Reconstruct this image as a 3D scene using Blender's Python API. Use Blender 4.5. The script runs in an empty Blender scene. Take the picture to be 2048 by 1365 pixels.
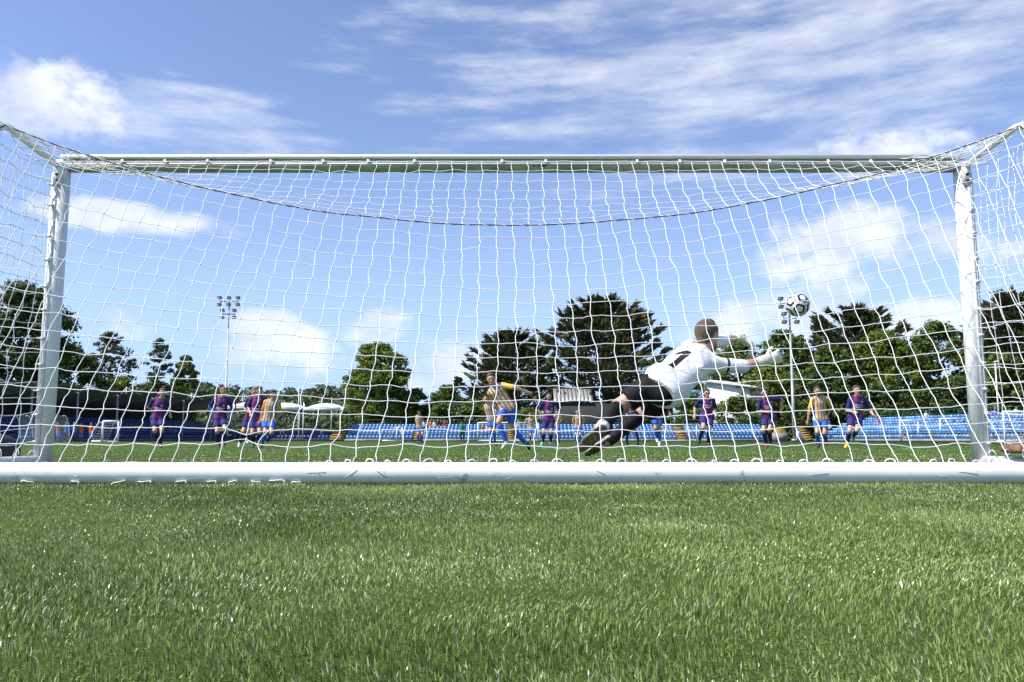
import bpy, math, random
import numpy as np
from mathutils import Vector
random.seed(7); RNG = np.random.default_rng(7)
S = bpy.context.scene
COL = S.collection
R = math.radians

# ------------------------------------------------------------------ camera, sky, sun, exposure
F = 1653.0; CX, CY = 1024.0, 682.5; HOR = 879.0; CAMZ = 0.245
PITCH = math.atan((HOR - CY) / F)
cam_d = bpy.data.cameras.new('camera'); cam = bpy.data.objects.new('camera', cam_d); COL.objects.link(cam)
cam_d.sensor_width = 36.0; cam_d.lens = F / 2048 * 36.0; cam_d.clip_start = 0.05; cam_d.clip_end = 6000
cam.location = (0, 0, CAMZ); cam.rotation_euler = (R(90) + PITCH, 0, 0)
S.camera = cam
SUN = Vector((-0.74, -0.27, 1.0)).normalized()      # towards the sun
SUN_EL = math.asin(SUN.z); SUN_AZ = math.atan2(SUN.x, SUN.y)
S.view_settings.view_transform = 'Standard'; S.view_settings.look = 'None'
S.view_settings.exposure = 0.55; S.view_settings.gamma = 1.0
sl = bpy.data.lights.new('sun', 'SUN'); sl.energy = 4.2; sl.angle = R(0.53); sl.color = (1.0, 0.95, 0.87)
so = bpy.data.objects.new('sun', sl); COL.objects.link(so)
so.rotation_euler = SUN.to_track_quat('Z', 'Y').to_euler(); so.location = (-30, -20, 60)

cp, sp = math.cos(PITCH), math.sin(PITCH)
def P(px, py, d):
    """photo pixel at axis depth d -> world point"""
    x = (px - CX) / F * d; y = -(py - CY) / F * d
    return np.array([x, d * cp - y * sp, CAMZ + d * sp + y * cp])
def PY(px, py, Y):
    """photo pixel at ground-plan distance Y -> world point"""
    k = -(py - CY) / F
    return P(px, py, Y / (cp - k * sp))
def proj(v):
    dx, dy, dz = v[0], v[1], v[2] - CAMZ
    d = dy * cp + dz * sp; u = -dy * sp + dz * cp
    return CX + F * dx / d, CY - F * u / d

class NT:
    def __init__(s, tree): s.t = tree; s.n = tree.nodes; s.l = tree.links
    def node(s, typ, **kw):
        n = s.n.new(typ)
        for k, v in kw.items(): setattr(n, k, v)
        return n
    def set(s, inp, v):
        if isinstance(v, bpy.types.NodeSocket): s.l.new(v, inp)
        else: inp.default_value = v
    def m(s, op, a, b=0.0, c=0.0, clamp=False):
        n = s.node('ShaderNodeMath', operation=op, use_clamp=clamp)
        s.set(n.inputs[0], a); s.set(n.inputs[1], b)
        if op in ('MULTIPLY_ADD', 'SMOOTH_MAX', 'SMOOTH_MIN', 'COMPARE'): s.set(n.inputs[2], c)
        return n.outputs[0]
    def mix(s, f, a, b):
        n = s.node('ShaderNodeMix', data_type='RGBA')
        s.set(n.inputs[0], f); s.set(n.inputs[6], a); s.set(n.inputs[7], b)
        return n.outputs[2]
    def noise(s, vec, scale, detail=3, rough=0.55):
        n = s.node('ShaderNodeTexNoise'); s.set(n.inputs['Scale'], scale); s.set(n.inputs['Detail'], detail)
        s.set(n.inputs['Roughness'], rough)
        if vec is not None: s.l.new(vec, n.inputs['Vector'])
        return n.outputs[0]
    def ramp(s, f, lo, hi):
        n = s.node('ShaderNodeMapRange', interpolation_type='SMOOTHSTEP')
        s.set(n.inputs[0], f); n.inputs[1].default_value = lo; n.inputs[2].default_value = hi
        return n.outputs[0]
    def between(s, x, lo, hi):
        return s.m('MULTIPLY', s.m('GREATER_THAN', x, lo), s.m('LESS_THAN', x, hi))
    def attr(s, name):
        return s.node('ShaderNodeAttribute', attribute_name=name)

# --- world
W = bpy.data.worlds.new('World'); S.world = W; W.use_nodes = True
t = NT(W.node_tree); t.n.clear()
sky = t.node('ShaderNodeTexSky', sky_type='NISHITA'); sky.sun_disc = False
sky.sun_elevation = SUN_EL; sky.sun_rotation = SUN_AZ
sky.air_density = 1.0; sky.dust_density = 0.4; sky.ozone_density = 1.6; sky.altitude = 0
hs_ = t.node('ShaderNodeMix', data_type='RGBA', blend_type='MULTIPLY'); hs_.inputs[0].default_value = 1.0; hs_.inputs[7].default_value = (1.0, 0.955, 1.08, 1); t.l.new(sky.outputs[0], hs_.inputs[6])
bg = t.node('ShaderNodeBackground'); t.l.new(hs_.outputs[2], bg.inputs[0]); bg.inputs[1].default_value = 0.125
tc = t.node('ShaderNodeTexCoord'); sep = t.node('ShaderNodeSeparateXYZ'); t.l.new(tc.outputs['Generated'], sep.inputs[0])
az = t.m('ARCTAN2', sep.outputs[0], sep.outputs[1]); el = t.m('ARCSINE', sep.outputs[2])
cae = t.node('ShaderNodeCombineXYZ'); t.l.new(az, cae.inputs[0]); t.l.new(t.m('MULTIPLY', el, 1.5), cae.inputs[1])
fb = t.noise(cae.outputs[0], 9.0, 10, 0.62)
def blob(px, py, rx, ry):
    v = P(px, py, 1.0) - np.array([0, 0, CAMZ]); v /= np.linalg.norm(v)
    a, e = math.atan2(v[0], v[1]), math.asin(v[2])
    qa = t.m('DIVIDE', t.m('SUBTRACT', az, a), rx / F); qe = t.m('DIVIDE', t.m('SUBTRACT', el, e), ry / F)
    q = t.m('ADD', t.m('MULTIPLY', qa, qa), t.m('MULTIPLY', qe, qe))
    return t.m('SUBTRACT', 1.0, q)
blobs = [(50, 195, 250, 95), (1795, 300, 150, 58), (1700, 500, 260, 110), (570, 715, 130, 70),
         (760, 660, 90, 60), (900, 720, 170, 70), (250, 660, 70, 50), (1560, 640, 190, 80), (520, 650, 90, 40), (1850, 640, 160, 60),
         (270, 440, 240, 36), (-300, 560, 260, 90), (2400, 470, 300, 110), (2900, 640, 260, 80), (-900, 420, 320, 120)]
mask = None
for b in blobs:
    k = blob(*b); mask = k if mask is None else t.m('MAXIMUM', mask, k)
mask = t.m('MAXIMUM', mask, -0.55)
mp = t.node('ShaderNodeMapping'); t.l.new(cae.outputs[0], mp.inputs[0]); mp.inputs['Rotation'].default_value = (0, 0, R(-17)); mp.inputs['Scale'].default_value = (3.2, 11, 1)
cirm = t.m('MAXIMUM', t.m('MAXIMUM', blob(1560, 110, 900, 240), blob(380, 240, 300, 90)), t.m('MAXIMUM', blob(1000, -700, 1800, 420), -0.5))
cir = t.ramp(t.m('ADD', t.noise(mp.outputs[0], 1.6, 9, 0.60), t.m('MULTIPLY', cirm, 0.22)), 0.50, 0.86)
cum = t.ramp(t.m('ADD', t.m('MULTIPLY', mask, 0.24), fb), 0.55, 0.78)
low = t.ramp(el, 0.02, 0.24); lowhaze = t.m('MULTIPLY', t.m('SUBTRACT', 1.0, low), 0.75)
dens = t.m('MAXIMUM', t.m('MULTIPLY', cum, 0.84), t.m('MULTIPLY', cir, 0.60))
up = t.ramp(sep.outputs[2], -0.02, 0.02)
dens = t.m('MULTIPLY', dens, up)
shade = t.ramp(t.noise(cae.outputs[0], 11.0, 5, 0.55), 0.35, 0.65)
ccol = t.mix(shade, (0.62, 0.67, 0.78, 1), (0.84, 0.86, 0.90, 1))
cb = t.node('ShaderNodeBackground'); t.l.new(ccol, cb.inputs[0]); cb.inputs[1].default_value = 0.92
ms = t.node('ShaderNodeMixShader'); t.l.new(dens, ms.inputs[0]); t.l.new(bg.outputs[0], ms.inputs[1]); t.l.new(cb.outputs[0], ms.inputs[2])
hb = t.node('ShaderNodeBackground'); hb.inputs[0].default_value = (0.335, 0.545, 0.93, 1); hb.inputs[1].default_value = 0.85   # pale blue air low over the horizon
ms0 = t.node('ShaderNodeMixShader'); t.l.new(lowhaze, ms0.inputs[0]); t.l.new(bg.outputs[0], ms0.inputs[1]); t.l.new(hb.outputs[0], ms0.inputs[2]); t.l.new(ms0.outputs[0], ms.inputs[1])
wo = t.node('ShaderNodeOutputWorld'); t.l.new(ms.outputs[0], wo.inputs[0])

# ------------------------------------------------------------------ materials
MATS = {}
def mat(name, col=(0.5, 0.5, 0.5), rough=0.6, metal=0.0, spec=0.5, var=0.0, vscale=8.0, bump=0.0, bscale=60.0, trans=0.0, islandvar=0.0, dirt=None):
    if name in MATS: return MATS[name]
    m = bpy.data.materials.new(name); m.use_nodes = True; q = NT(m.node_tree); q.n.clear()
    b = q.node('ShaderNodeBsdfPrincipled'); o = q.node('ShaderNodeOutputMaterial')
    b.inputs['Roughness'].default_value = rough; b.inputs['Metallic'].default_value = metal
    b.inputs['Specular IOR Level'].default_value = spec
    tcn = q.node('ShaderNodeTexCoord'); c = (*col, 1)
    cs = None
    if islandvar > 0:
        g = q.node('ShaderNodeNewGeometry')
        f = g.outputs['Random Per Island']
        lo = tuple(x * (1 - islandvar) for x in col) + (1,); hi = tuple(min(1, x * (1 + islandvar)) for x in col) + (1,)
        cs = q.mix(f, lo, hi)
    if var > 0:
        f = q.noise(tcn.outputs['Object'], vscale, 5, 0.6)
        lo = tuple(x * (1 - var) for x in col) + (1,); hi = tuple(min(1, x * (1 + var)) for x in col) + (1,)
        v = q.mix(q.ramp(f, 0.3, 0.7), lo, hi)
        if cs is None: cs = v
        else:
            mm = q.node('ShaderNodeMix', data_type='RGBA'); mm.inputs[0].default_value = 0.5
            q.l.new(cs, mm.inputs[6]); q.l.new(v, mm.inputs[7]); cs = mm.outputs[2]
    if dirt:
        f = q.ramp(q.noise(tcn.outputs['Object'], dirt[1], 8, 0.7), dirt[2], dirt[2] + 0.08)
        cs = q.mix(q.m('MULTIPLY', f, dirt[3]), cs if cs is not None else c, (*dirt[0], 1))
    if cs is not None: q.l.new(cs, b.inputs['Base Color'])
    else: b.inputs['Base Color'].default_value = c
    if bump > 0:
        bn = q.node('ShaderNodeBump'); bn.inputs['Strength'].default_value = bump; bn.inputs['Distance'].default_value = 0.02
        q.l.new(q.noise(tcn.outputs['Object'], bscale, 4, 0.6), bn.inputs['Height']); q.l.new(bn.outputs[0], b.inputs['Normal'])
    if trans > 0:
        tr = q.node('ShaderNodeBsdfTranslucent'); mx = q.node('ShaderNodeMixShader'); mx.inputs[0].default_value = trans
        if cs is not None: q.l.new(cs, tr.inputs[0])
        else: tr.inputs[0].default_value = c
        q.l.new(b.outputs[0], mx.inputs[1]); q.l.new(tr.outputs[0], mx.inputs[2]); q.l.new(mx.outputs[0], o.inputs[0])
    else: q.l.new(b.outputs[0], o.inputs[0])
    MATS[name] = m
    return m

mat('white_paint', (0.80, 0.80, 0.79), 0.35, var=0.04, vscale=3, dirt=((0.25, 0.24, 0.20), 14, 0.66, 0.55))
mat('bar_paint', (0.83, 0.825, 0.80), 0.38, var=0.05, vscale=3, dirt=((0.24, 0.23, 0.19), 11, 0.60, 0.7), bump=0.06, bscale=18)
mat('bar_shade_paint', (0.34, 0.38, 0.30), 0.5, var=0.25, vscale=5, dirt=((0.16, 0.19, 0.12), 20, 0.55, 0.6))  # darker grey-green carrying the white crossbar's shade in its colour
mat('net_white', (0.86, 0.86, 0.86), 0.6)
mat('cord_black', (0.012, 0.012, 0.014), 0.6)
mat('steel_dark', (0.06, 0.06, 0.06), 0.4, 0.6)
mat('steel_grey', (0.42, 0.44, 0.46), 0.45, 0.3, var=0.1)
mat('concrete', (0.30, 0.28, 0.25), 0.9, var=0.25, vscale=1.5, bump=0.2)
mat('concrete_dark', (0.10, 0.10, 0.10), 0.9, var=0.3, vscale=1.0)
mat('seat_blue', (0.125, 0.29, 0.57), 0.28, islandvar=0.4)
mat('seat_blue_shade', (0.03, 0.07, 0.24), 0.4, islandvar=0.25)  # the blue seats again, with shade put into a darker colour
mat('rail_green', (0.015, 0.10, 0.075), 0.5)
mat('step_yellow', (0.50, 0.32, 0.06), 0.7, var=0.35, vscale=2)
mat('canopy_white', (0.78, 0.77, 0.73), 0.6, trans=0.06)
mat('canopy_beige', (0.42, 0.40, 0.35), 0.7, trans=0.03)
mat('fence_black', (0.012, 0.014, 0.014), 0.5)
mat('wall_white', (0.80, 0.80, 0.80), 0.6, var=0.04, vscale=0.5)
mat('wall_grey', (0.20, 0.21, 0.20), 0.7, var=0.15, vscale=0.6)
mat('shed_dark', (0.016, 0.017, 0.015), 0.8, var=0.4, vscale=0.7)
mat('sheet_roof', (0.36, 0.37, 0.35), 0.5, 0.2, var=0.15)
mat('sky_blue_panel', (0.35, 0.55, 0.80), 0.5)
mat('bark', (0.07, 0.05, 0.035), 0.9, var=0.4, vscale=3, bump=0.5, bscale=8)
mat('sand_brown', (0.20, 0.115, 0.075), 0.85, var=0.3, vscale=9, bump=0.3)
mat('bag_black', (0.012, 0.013, 0.016), 0.7, var=0.3)
mat('lamp_glass', (0.45, 0.42, 0.36), 0.15)
mat('skin', (0.56, 0.33, 0.23), 0.5, var=0.08, vscale=30)
mat('skin_b', (0.60, 0.37, 0.27), 0.5, var=0.08, vscale=30)
mat('lips', (0.32, 0.10, 0.08), 0.5)
mat('eye_dark', (0.035, 0.025, 0.02), 0.3)
mat('hair_brown', (0.075, 0.042, 0.025), 0.6, var=0.4, vscale=60, bump=0.5, bscale=140)
mat('hair_dark', (0.02, 0.014, 0.010), 0.6, var=0.4, vscale=60, bump=0.5, bscale=140)
mat('hair_ginger', (0.22, 0.10, 0.045), 0.6, var=0.3, vscale=60, bump=0.5, bscale=140)
mat('hair_grey', (0.45, 0.44, 0.42), 0.6, var=0.3, vscale=60)
mat('hair_short', (0.13, 0.085, 0.055), 0.7, var=0.35, vscale=70, bump=0.6, bscale=160)
for nm, c in dict(short_blue=(0.03, 0.14, 0.62), short_navy=(0.028, 0.032, 0.17), short_black=(0.009, 0.009, 0.010), sock_blue=(0.03, 0.15, 0.60),
                  sock_navy=(0.02, 0.022, 0.10), sock_black=(0.010, 0.010, 0.011), sock_yellow=(0.75, 0.48, 0.03), tape_white=(0.80, 0.79, 0.77),
                  sleeve_blue=(0.04, 0.16, 0.62), glove_cream=(0.80, 0.74, 0.58), bib_orange=(0.90, 0.16, 0.03), top_blue=(0.08, 0.20, 0.62),
                  top_green=(0.02, 0.36, 0.16), top_red=(0.55, 0.03, 0.05), top_white=(0.78, 0.78, 0.78), top_black=(0.015, 0.016, 0.018),
                  top_dark=(0.03, 0.03, 0.04), trouser_dark=(0.02, 0.022, 0.03), cap_red=(0.30, 0.02, 0.03), shirt_amber=(0.86, 0.48, 0.02)).items():
    mat(nm, c, 0.75, spec=0.3, var=0.10, vscale=14, bump=0.25, bscale=30)
for nm, c in dict(boot_black=(0.015, 0.015, 0.017), boot_grey=(0.46, 0.43, 0.40), boot_white=(0.75, 0.72, 0.66), boot_turq=(0.12, 0.60, 0.56), boot_yellow=(0.85, 0.50, 0.03), boot_red=(0.20, 0.02, 0.03),
                  sole_gum=(0.42, 0.30, 0.10), sole_dark=(0.035, 0.033, 0.028), boot_silver=(0.42, 0.43, 0.44)).items():
    mat(nm, c, 0.4, var=0.15, vscale=30)

mat('sole_keeper', (0.11, 0.085, 0.035), 0.45, var=0.5, vscale=22)
def leafmat(name, col, trans=0.3, iv=0.45):
    return mat(name, col, 0.55, spec=0.3, islandvar=iv, trans=trans)
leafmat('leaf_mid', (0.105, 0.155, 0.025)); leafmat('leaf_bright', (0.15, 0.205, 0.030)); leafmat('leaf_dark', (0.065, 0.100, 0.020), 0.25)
leafmat('leaf_grey', (0.080, 0.105, 0.040)); leafmat('leaf_cypress', (0.078, 0.086, 0.030), 0.15); leafmat('leaf_far', (0.085, 0.120, 0.045), 0.15, 0.35)

def shirt_mat(name, kind):
    m = bpy.data.materials.new(name); m.use_nodes = True; q = NT(m.node_tree); q.n.clear()
    b = q.node('ShaderNodeBsdfPrincipled'); o = q.node('ShaderNodeOutputMaterial'); q.l.new(b.outputs[0], o.inputs[0])
    b.inputs['Roughness'].default_value = 0.7; b.inputs['Specular IOR Level'].default_value = 0.3
    a = q.attr('tl'); sp_ = q.node('ShaderNodeSeparateXYZ'); q.l.new(a.outputs['Vector'], sp_.inputs[0])
    s_, u_, f_ = sp_.outputs; sv = q.attr('sl').outputs['Fac']; tors = q.m('LESS_THAN', sv, 0.5)
    if kind == 'amber':
        fr = q.m('FRACT', q.m('ADD', q.m('DIVIDE', s_, 0.078), 0.25))
        blue = q.m('LESS_THAN', fr, 0.40); pale = q.between(fr, 0.40, 0.62)
        c = q.mix(q.m('MULTIPLY', blue, tors), (0.86, 0.47, 0.02, 1), (0.13, 0.16, 0.40, 1))
        c = q.mix(q.m('MULTIPLY', pale, tors), c, (0.80, 0.62, 0.36, 1))
        pat = q.m('MULTIPLY', q.between(u_, 0.24, 0.31), q.m('GREATER_THAN', q.noise(a.outputs['Vector'], 42, 2, 0.5), 0.55))
        pat = q.m('MULTIPLY', pat, q.m('LESS_THAN', q.m('ABSOLUTE', s_), 0.11))
        c = q.mix(q.m('MULTIPLY', pat, q.m('MULTIPLY', tors, q.m('GREATER_THAN', f_, 0.0))), c, (0.06, 0.06, 0.12, 1))
    elif kind == 'navy':
        ab = q.m('ABSOLUTE', s_)
        red = q.m('MULTIPLY', q.between(ab, 0.060, 0.120), tors)
        c = q.mix(red, (0.024, 0.028, 0.155, 1), (0.33, 0.014, 0.066, 1))
        l1 = q.m('MULTIPLY', q.between(u_, 0.325, 0.362), q.m('LESS_THAN', ab, 0.115))
        l2 = q.m('MULTIPLY', q.between(u_, 0.272, 0.308), q.m('LESS_THAN', ab, 0.080))
        let = q.m('GREATER_THAN', q.m('FRACT', q.m('MULTIPLY', s_, 52.0)), 0.22)
        txt = q.m('MULTIPLY', q.m('ADD', l1, l2, clamp=True), q.m('MULTIPLY', let, q.m('MULTIPLY', tors, q.m('GREATER_THAN', f_, 0.0))))
        crest = q.m('MULTIPLY', q.between(u_, 0.405, 0.455), q.between(s_, 0.065, 0.110))
        crest = q.m('MULTIPLY', crest, q.m('MULTIPLY', tors, q.m('GREATER_THAN', f_, 0.0)))
        c = q.mix(q.m('MULTIPLY', q.m('ADD', txt, crest, clamp=True), 0.85), c, (0.72, 0.66, 0.66, 1))
    elif kind == 'keeper':
        c0 = (0.83, 0.83, 0.84, 1)
        s2 = q.m('ADD', s_, 0.0)
        stem = q.m('MULTIPLY', q.between(s2, -0.028, 0.028), q.between(u_, 0.07, 0.345))
        flag = q.m('MULTIPLY', q.between(s2, -0.085, -0.02), q.between(q.m('SUBTRACT', u_, q.m('MULTIPLY', s2, 0.8)), 0.315, 0.365))
        num = q.m('MULTIPLY', q.m('ADD', stem, flag, clamp=True), q.m('MULTIPLY', tors, q.m('LESS_THAN', f_, 0.0)))
        c = q.mix(num, c0, (0.012, 0.012, 0.013, 1))
        band = q.between(sv, 1.42, 1.50)
        c = q.mix(band, c, (0.03, 0.035, 0.06, 1))
    q.l.new(c, b.inputs['Base Color'])
    tcn = q.node('ShaderNodeTexCoord'); bn = q.node('ShaderNodeBump'); bn.inputs['Strength'].default_value = 0.28; bn.inputs['Distance'].default_value = 0.03
    q.l.new(q.noise(tcn.outputs['Object'], 9, 3, 0.5), bn.inputs['Height']); q.l.new(bn.outputs[0], b.inputs['Normal'])
    MATS[name] = m
shirt_mat('shirt_stripe', 'amber'); shirt_mat('shirt_navy', 'navy'); shirt_mat('shirt_keeper', 'keeper')

# ------------------------------------------------------------------ mesh helpers
class MB:
    def __init__(s): s.v = []; s.f = {3: [], 4: []}; s.n = 0
    def add(s, v, faces):
        v = np.asarray(v, float); s.v.append(v)
        for fa in faces:
            fa = np.asarray(fa)
            if len(fa): s.f[fa.shape[1]].append(fa + s.n)
        s.n += len(v); return s
    def box(s, c, size, ax=None):
        h = np.array(size) / 2
        k = np.array([[x, y, z] for x in (-1, 1) for y in (-1, 1) for z in (-1, 1)], float) * h
        if ax is not None: k = k @ np.array(ax)
        return s.add(k + np.array(c), [np.array([[0, 1, 3, 2], [4, 6, 7, 5], [0, 4, 5, 1], [2, 3, 7, 6], [0, 2, 6, 4], [1, 5, 7, 3]])])
    def prism(s, poly, d):
        """closed convex polygon (n,3) swept by vector d"""
        p = np.asarray(poly, float); n = len(p); v = np.vstack([p, p + np.array(d)])
        i = np.arange(n); j = (i + 1) % n
        s.add(v, [np.stack([i, j, j + n, i + n], 1)])
        tri = np.array([[0, k + 1, k] for k in range(1, n - 1)]); tri2 = np.array([[n, n + k, n + k + 1] for k in range(1, n - 1)])
        s.f[3].append(np.vstack([tri, tri2]) + s.n - 2 * n); return s
    def tube(s, pts, r, n=6, caps=True, flat=None):
        p = np.asarray(pts, float); m = len(p); rr = np.broadcast_to(np.asarray(r, float), (m,))
        tg = np.gradient(p, axis=0); tg /= np.linalg.norm(tg, axis=1)[:, None] + 1e-12
        ref = np.array([0, 0, 1.0]) if abs(tg[:, 2]).mean() < 0.8 else np.array([0, 1.0, 0])
        a = np.cross(tg, ref); a /= np.linalg.norm(a, axis=1)[:, None] + 1e-12; b = np.cross(a, tg)
        th = np.arange(n) * 2 * np.pi / n
        fl = flat or (1, 1)
        ring = a[:, None, :] * (np.cos(th) * fl[0])[None, :, None] + b[:, None, :] * (np.sin(th) * fl[1])[None, :, None]
        v = p[:, None, :] + ring * rr[:, None, None]
        i = np.arange(m - 1)[:, None] * n + np.arange(n)[None]; j = np.arange(m - 1)[:, None] * n + (np.arange(n)[None] + 1) % n
        q = np.stack([i, i + n, j + n, j], -1).reshape(-1, 4)
        vv = v.reshape(-1, 3); tris = []
        if caps:
            c0, c1 = len(vv), len(vv) + 1; vv = np.vstack([vv, p[0], p[-1]])
            k = np.arange(n); kn = (k + 1) % n; e = (m - 1) * n
            tris = np.vstack([np.stack([np.full(n, c0), k, kn], 1), np.stack([np.full(n, c1), e + kn, e + k], 1)])
        return s.add(vv, [q, tris])
    def ball(s, c, r, n=8, m=5):
        c = np.array(c); sc = np.broadcast_to(np.asarray(r, float), (3,))
        v = [[0, 0, 1]]
        for i in range(1, m):
            ph = math.pi * i / m
            v += [[math.sin(ph) * math.cos(2 * math.pi * j / n), math.sin(ph) * math.sin(2 * math.pi * j / n), math.cos(ph)] for j in range(n)]
        v.append([0, 0, -1]); v = np.array(v) * sc + c
        q = []; tr = []
        for j in range(n):
            tr.append([0, 1 + j, 1 + (j + 1) % n])
            for i in range(m - 2):
                a = 1 + i * n; b = a + n
                q.append([a + j, b + j, b + (j + 1) % n, a + (j + 1) % n])
            a = 1 + (m - 2) * n; tr.append([a + (j + 1) % n, a + j, len(v) - 1])
        return s.add(v, [np.array(q), np.array(tr)])
    def mesh(s, name, material, smooth=False, mats=None, midx=None):
        me = bpy.data.meshes.new(name)
        V = np.vstack(s.v) if s.v else np.zeros((0, 3))
        fs = [(k, np.vstack(s.f[k])) for k in (3, 4) if s.f[k]]
        loops = np.concatenate([f.ravel() for k, f in fs]); tot = np.concatenate([np.full(len(f), k) for k, f in fs])
        st = np.concatenate([[0], np.cumsum(tot)[:-1]])
        me.vertices.add(len(V)); me.vertices.foreach_set('co', V.astype(np.float32).ravel())
        me.loops.add(len(loops)); me.loops.foreach_set('vertex_index', loops.astype(np.int32))
        me.polygons.add(len(tot)); me.polygons.foreach_set('loop_start', st.astype(np.int32))
        me.polygons.foreach_set('loop_total', tot.astype(np.int32))
        if smooth: me.polygons.foreach_set('use_smooth', np.ones(len(tot), bool))
        for mm in (mats or [material]): me.materials.append(MATS[mm] if isinstance(mm, str) else mm)
        if midx is not None: me.polygons.foreach_set('material_index', midx.astype(np.int32))
        me.update(calc_edges=True); me.validate()
        return me

def link(name, data, parent=None, loc=None):
    o = bpy.data.objects.new(name, data); COL.objects.link(o)
    if parent is not None: o.parent = parent
    if loc is not None: o.location = [float(x) for x in loc]
    return o
def tag(o, label=None, cat=None, group=None, kind=None):
    if label: o['label'] = label
    if cat: o['category'] = cat
    if group: o['group'] = group
    if kind: o['kind'] = kind
    return o
def empty(name, loc, label, cat, group=None):
    return tag(link(name, None, None, loc), label, cat, group)
def part(name, mb, material, parent, smooth=False, kind=None):
    """mesh in world coordinates -> child of an un-rotated root"""
    o = link(name, mb.mesh(name, material, smooth), parent)
    if parent is not None:
        L = np.zeros(3); p = parent
        while p is not None: L += np.array(p.location); p = p.parent
        o.data.transform(__import__('mathutils').Matrix.Translation(-Vector(L)))
    if kind: o['kind'] = kind
    return o


# ------------------------------------------------------------------ ground and turf
def turf_mat():
    m = bpy.data.materials.new('turf'); m.use_nodes = True; q = NT(m.node_tree); b = q.n['Principled BSDF']
    tcn = q.node('ShaderNodeTexCoord'); v = tcn.outputs['Object']
    f1 = q.noise(v, 0.35, 4, 0.6); f2 = q.noise(v, 9.0, 5, 0.7); f3 = q.noise(v, 140, 3, 0.6)
    c = q.mix(q.ramp(f1, 0.35, 0.65), (0.105, 0.170, 0.034, 1), (0.140, 0.205, 0.048, 1))
    c = q.mix(q.ramp(f2, 0.35, 0.7), c, (0.180, 0.230, 0.065, 1))
    c = q.mix(q.ramp(f3, 0.50, 0.66), (0.045, 0.080, 0.020, 1), c)
    q.l.new(c, b.inputs['Base Color']); b.inputs['Roughness'].default_value = 0.95; b.inputs['Specular IOR Level'].default_value = 0.05
    bn = q.node('ShaderNodeBump'); bn.inputs['Strength'].default_value = 0.25; bn.inputs['Distance'].default_value = 0.02
    q.l.new(f3, bn.inputs['Height']); q.l.new(bn.outputs[0], b.inputs['Normal'])
    MATS['turf'] = m
    m = bpy.data.materials.new('blade'); m.use_nodes = True; q = NT(m.node_tree); b = q.n['Principled BSDF']; o = q.n['Material Output']
    r = q.attr('rnd').outputs['Fac']
    c = q.mix(q.ramp(r, 0.0, 0.75), (0.070, 0.135, 0.024, 1), (0.350, 0.440, 0.140, 1))
    c = q.mix(q.ramp(r, 0.90, 1.0), c, (0.72, 0.74, 0.55, 1))  # sun glints painted as the palest blade colour
    q.l.new(c, b.inputs['Base Color']); b.inputs['Roughness'].default_value = 0.27; b.inputs['Specular IOR Level'].default_value = 0.45
    tr = q.node('ShaderNodeBsdfTranslucent'); q.l.new(c, tr.inputs[0]); mx = q.node('ShaderNodeMixShader'); mx.inputs[0].default_value = 0.22
    q.l.new(b.outputs[0], mx.inputs[1]); q.l.new(tr.outputs[0], mx.inputs[2]); q.l.new(mx.outputs[0], o.inputs[0])
    MATS['blade'] = m
turf_mat()
mat('far_grass', (0.12, 0.15, 0.035), 0.9, var=0.35, vscale=0.05)
mat('track', (0.20, 0.17, 0.15), 0.9, var=0.2, vscale=0.6)
g = MB().box((0, 900, -0.16), (6000, 4200, 0.3)); tag(part('ground', g, 'far_grass', None), kind='structure')
g = MB().box((0, 46, -0.05), (120, 132, 0.1)); tag(part('pitch', g, 'turf', None), kind='structure')

def vnoise(x, y, seed=0):
    """cheap smooth value noise"""
    r = np.random.default_rng(seed).random((64, 64))
    xi = np.floor(x).astype(int); yi = np.floor(y).astype(int); fx = x - xi; fy = y - yi
    fx = fx * fx * (3 - 2 * fx); fy = fy * fy * (3 - 2 * fy)
    g_ = lambda a, b: r[a % 64, b % 64]
    return (g_(xi, yi) * (1 - fx) + g_(xi + 1, yi) * fx) * (1 - fy) + (g_(xi, yi + 1) * (1 - fx) + g_(xi + 1, yi + 1) * fx) * fy

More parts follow.
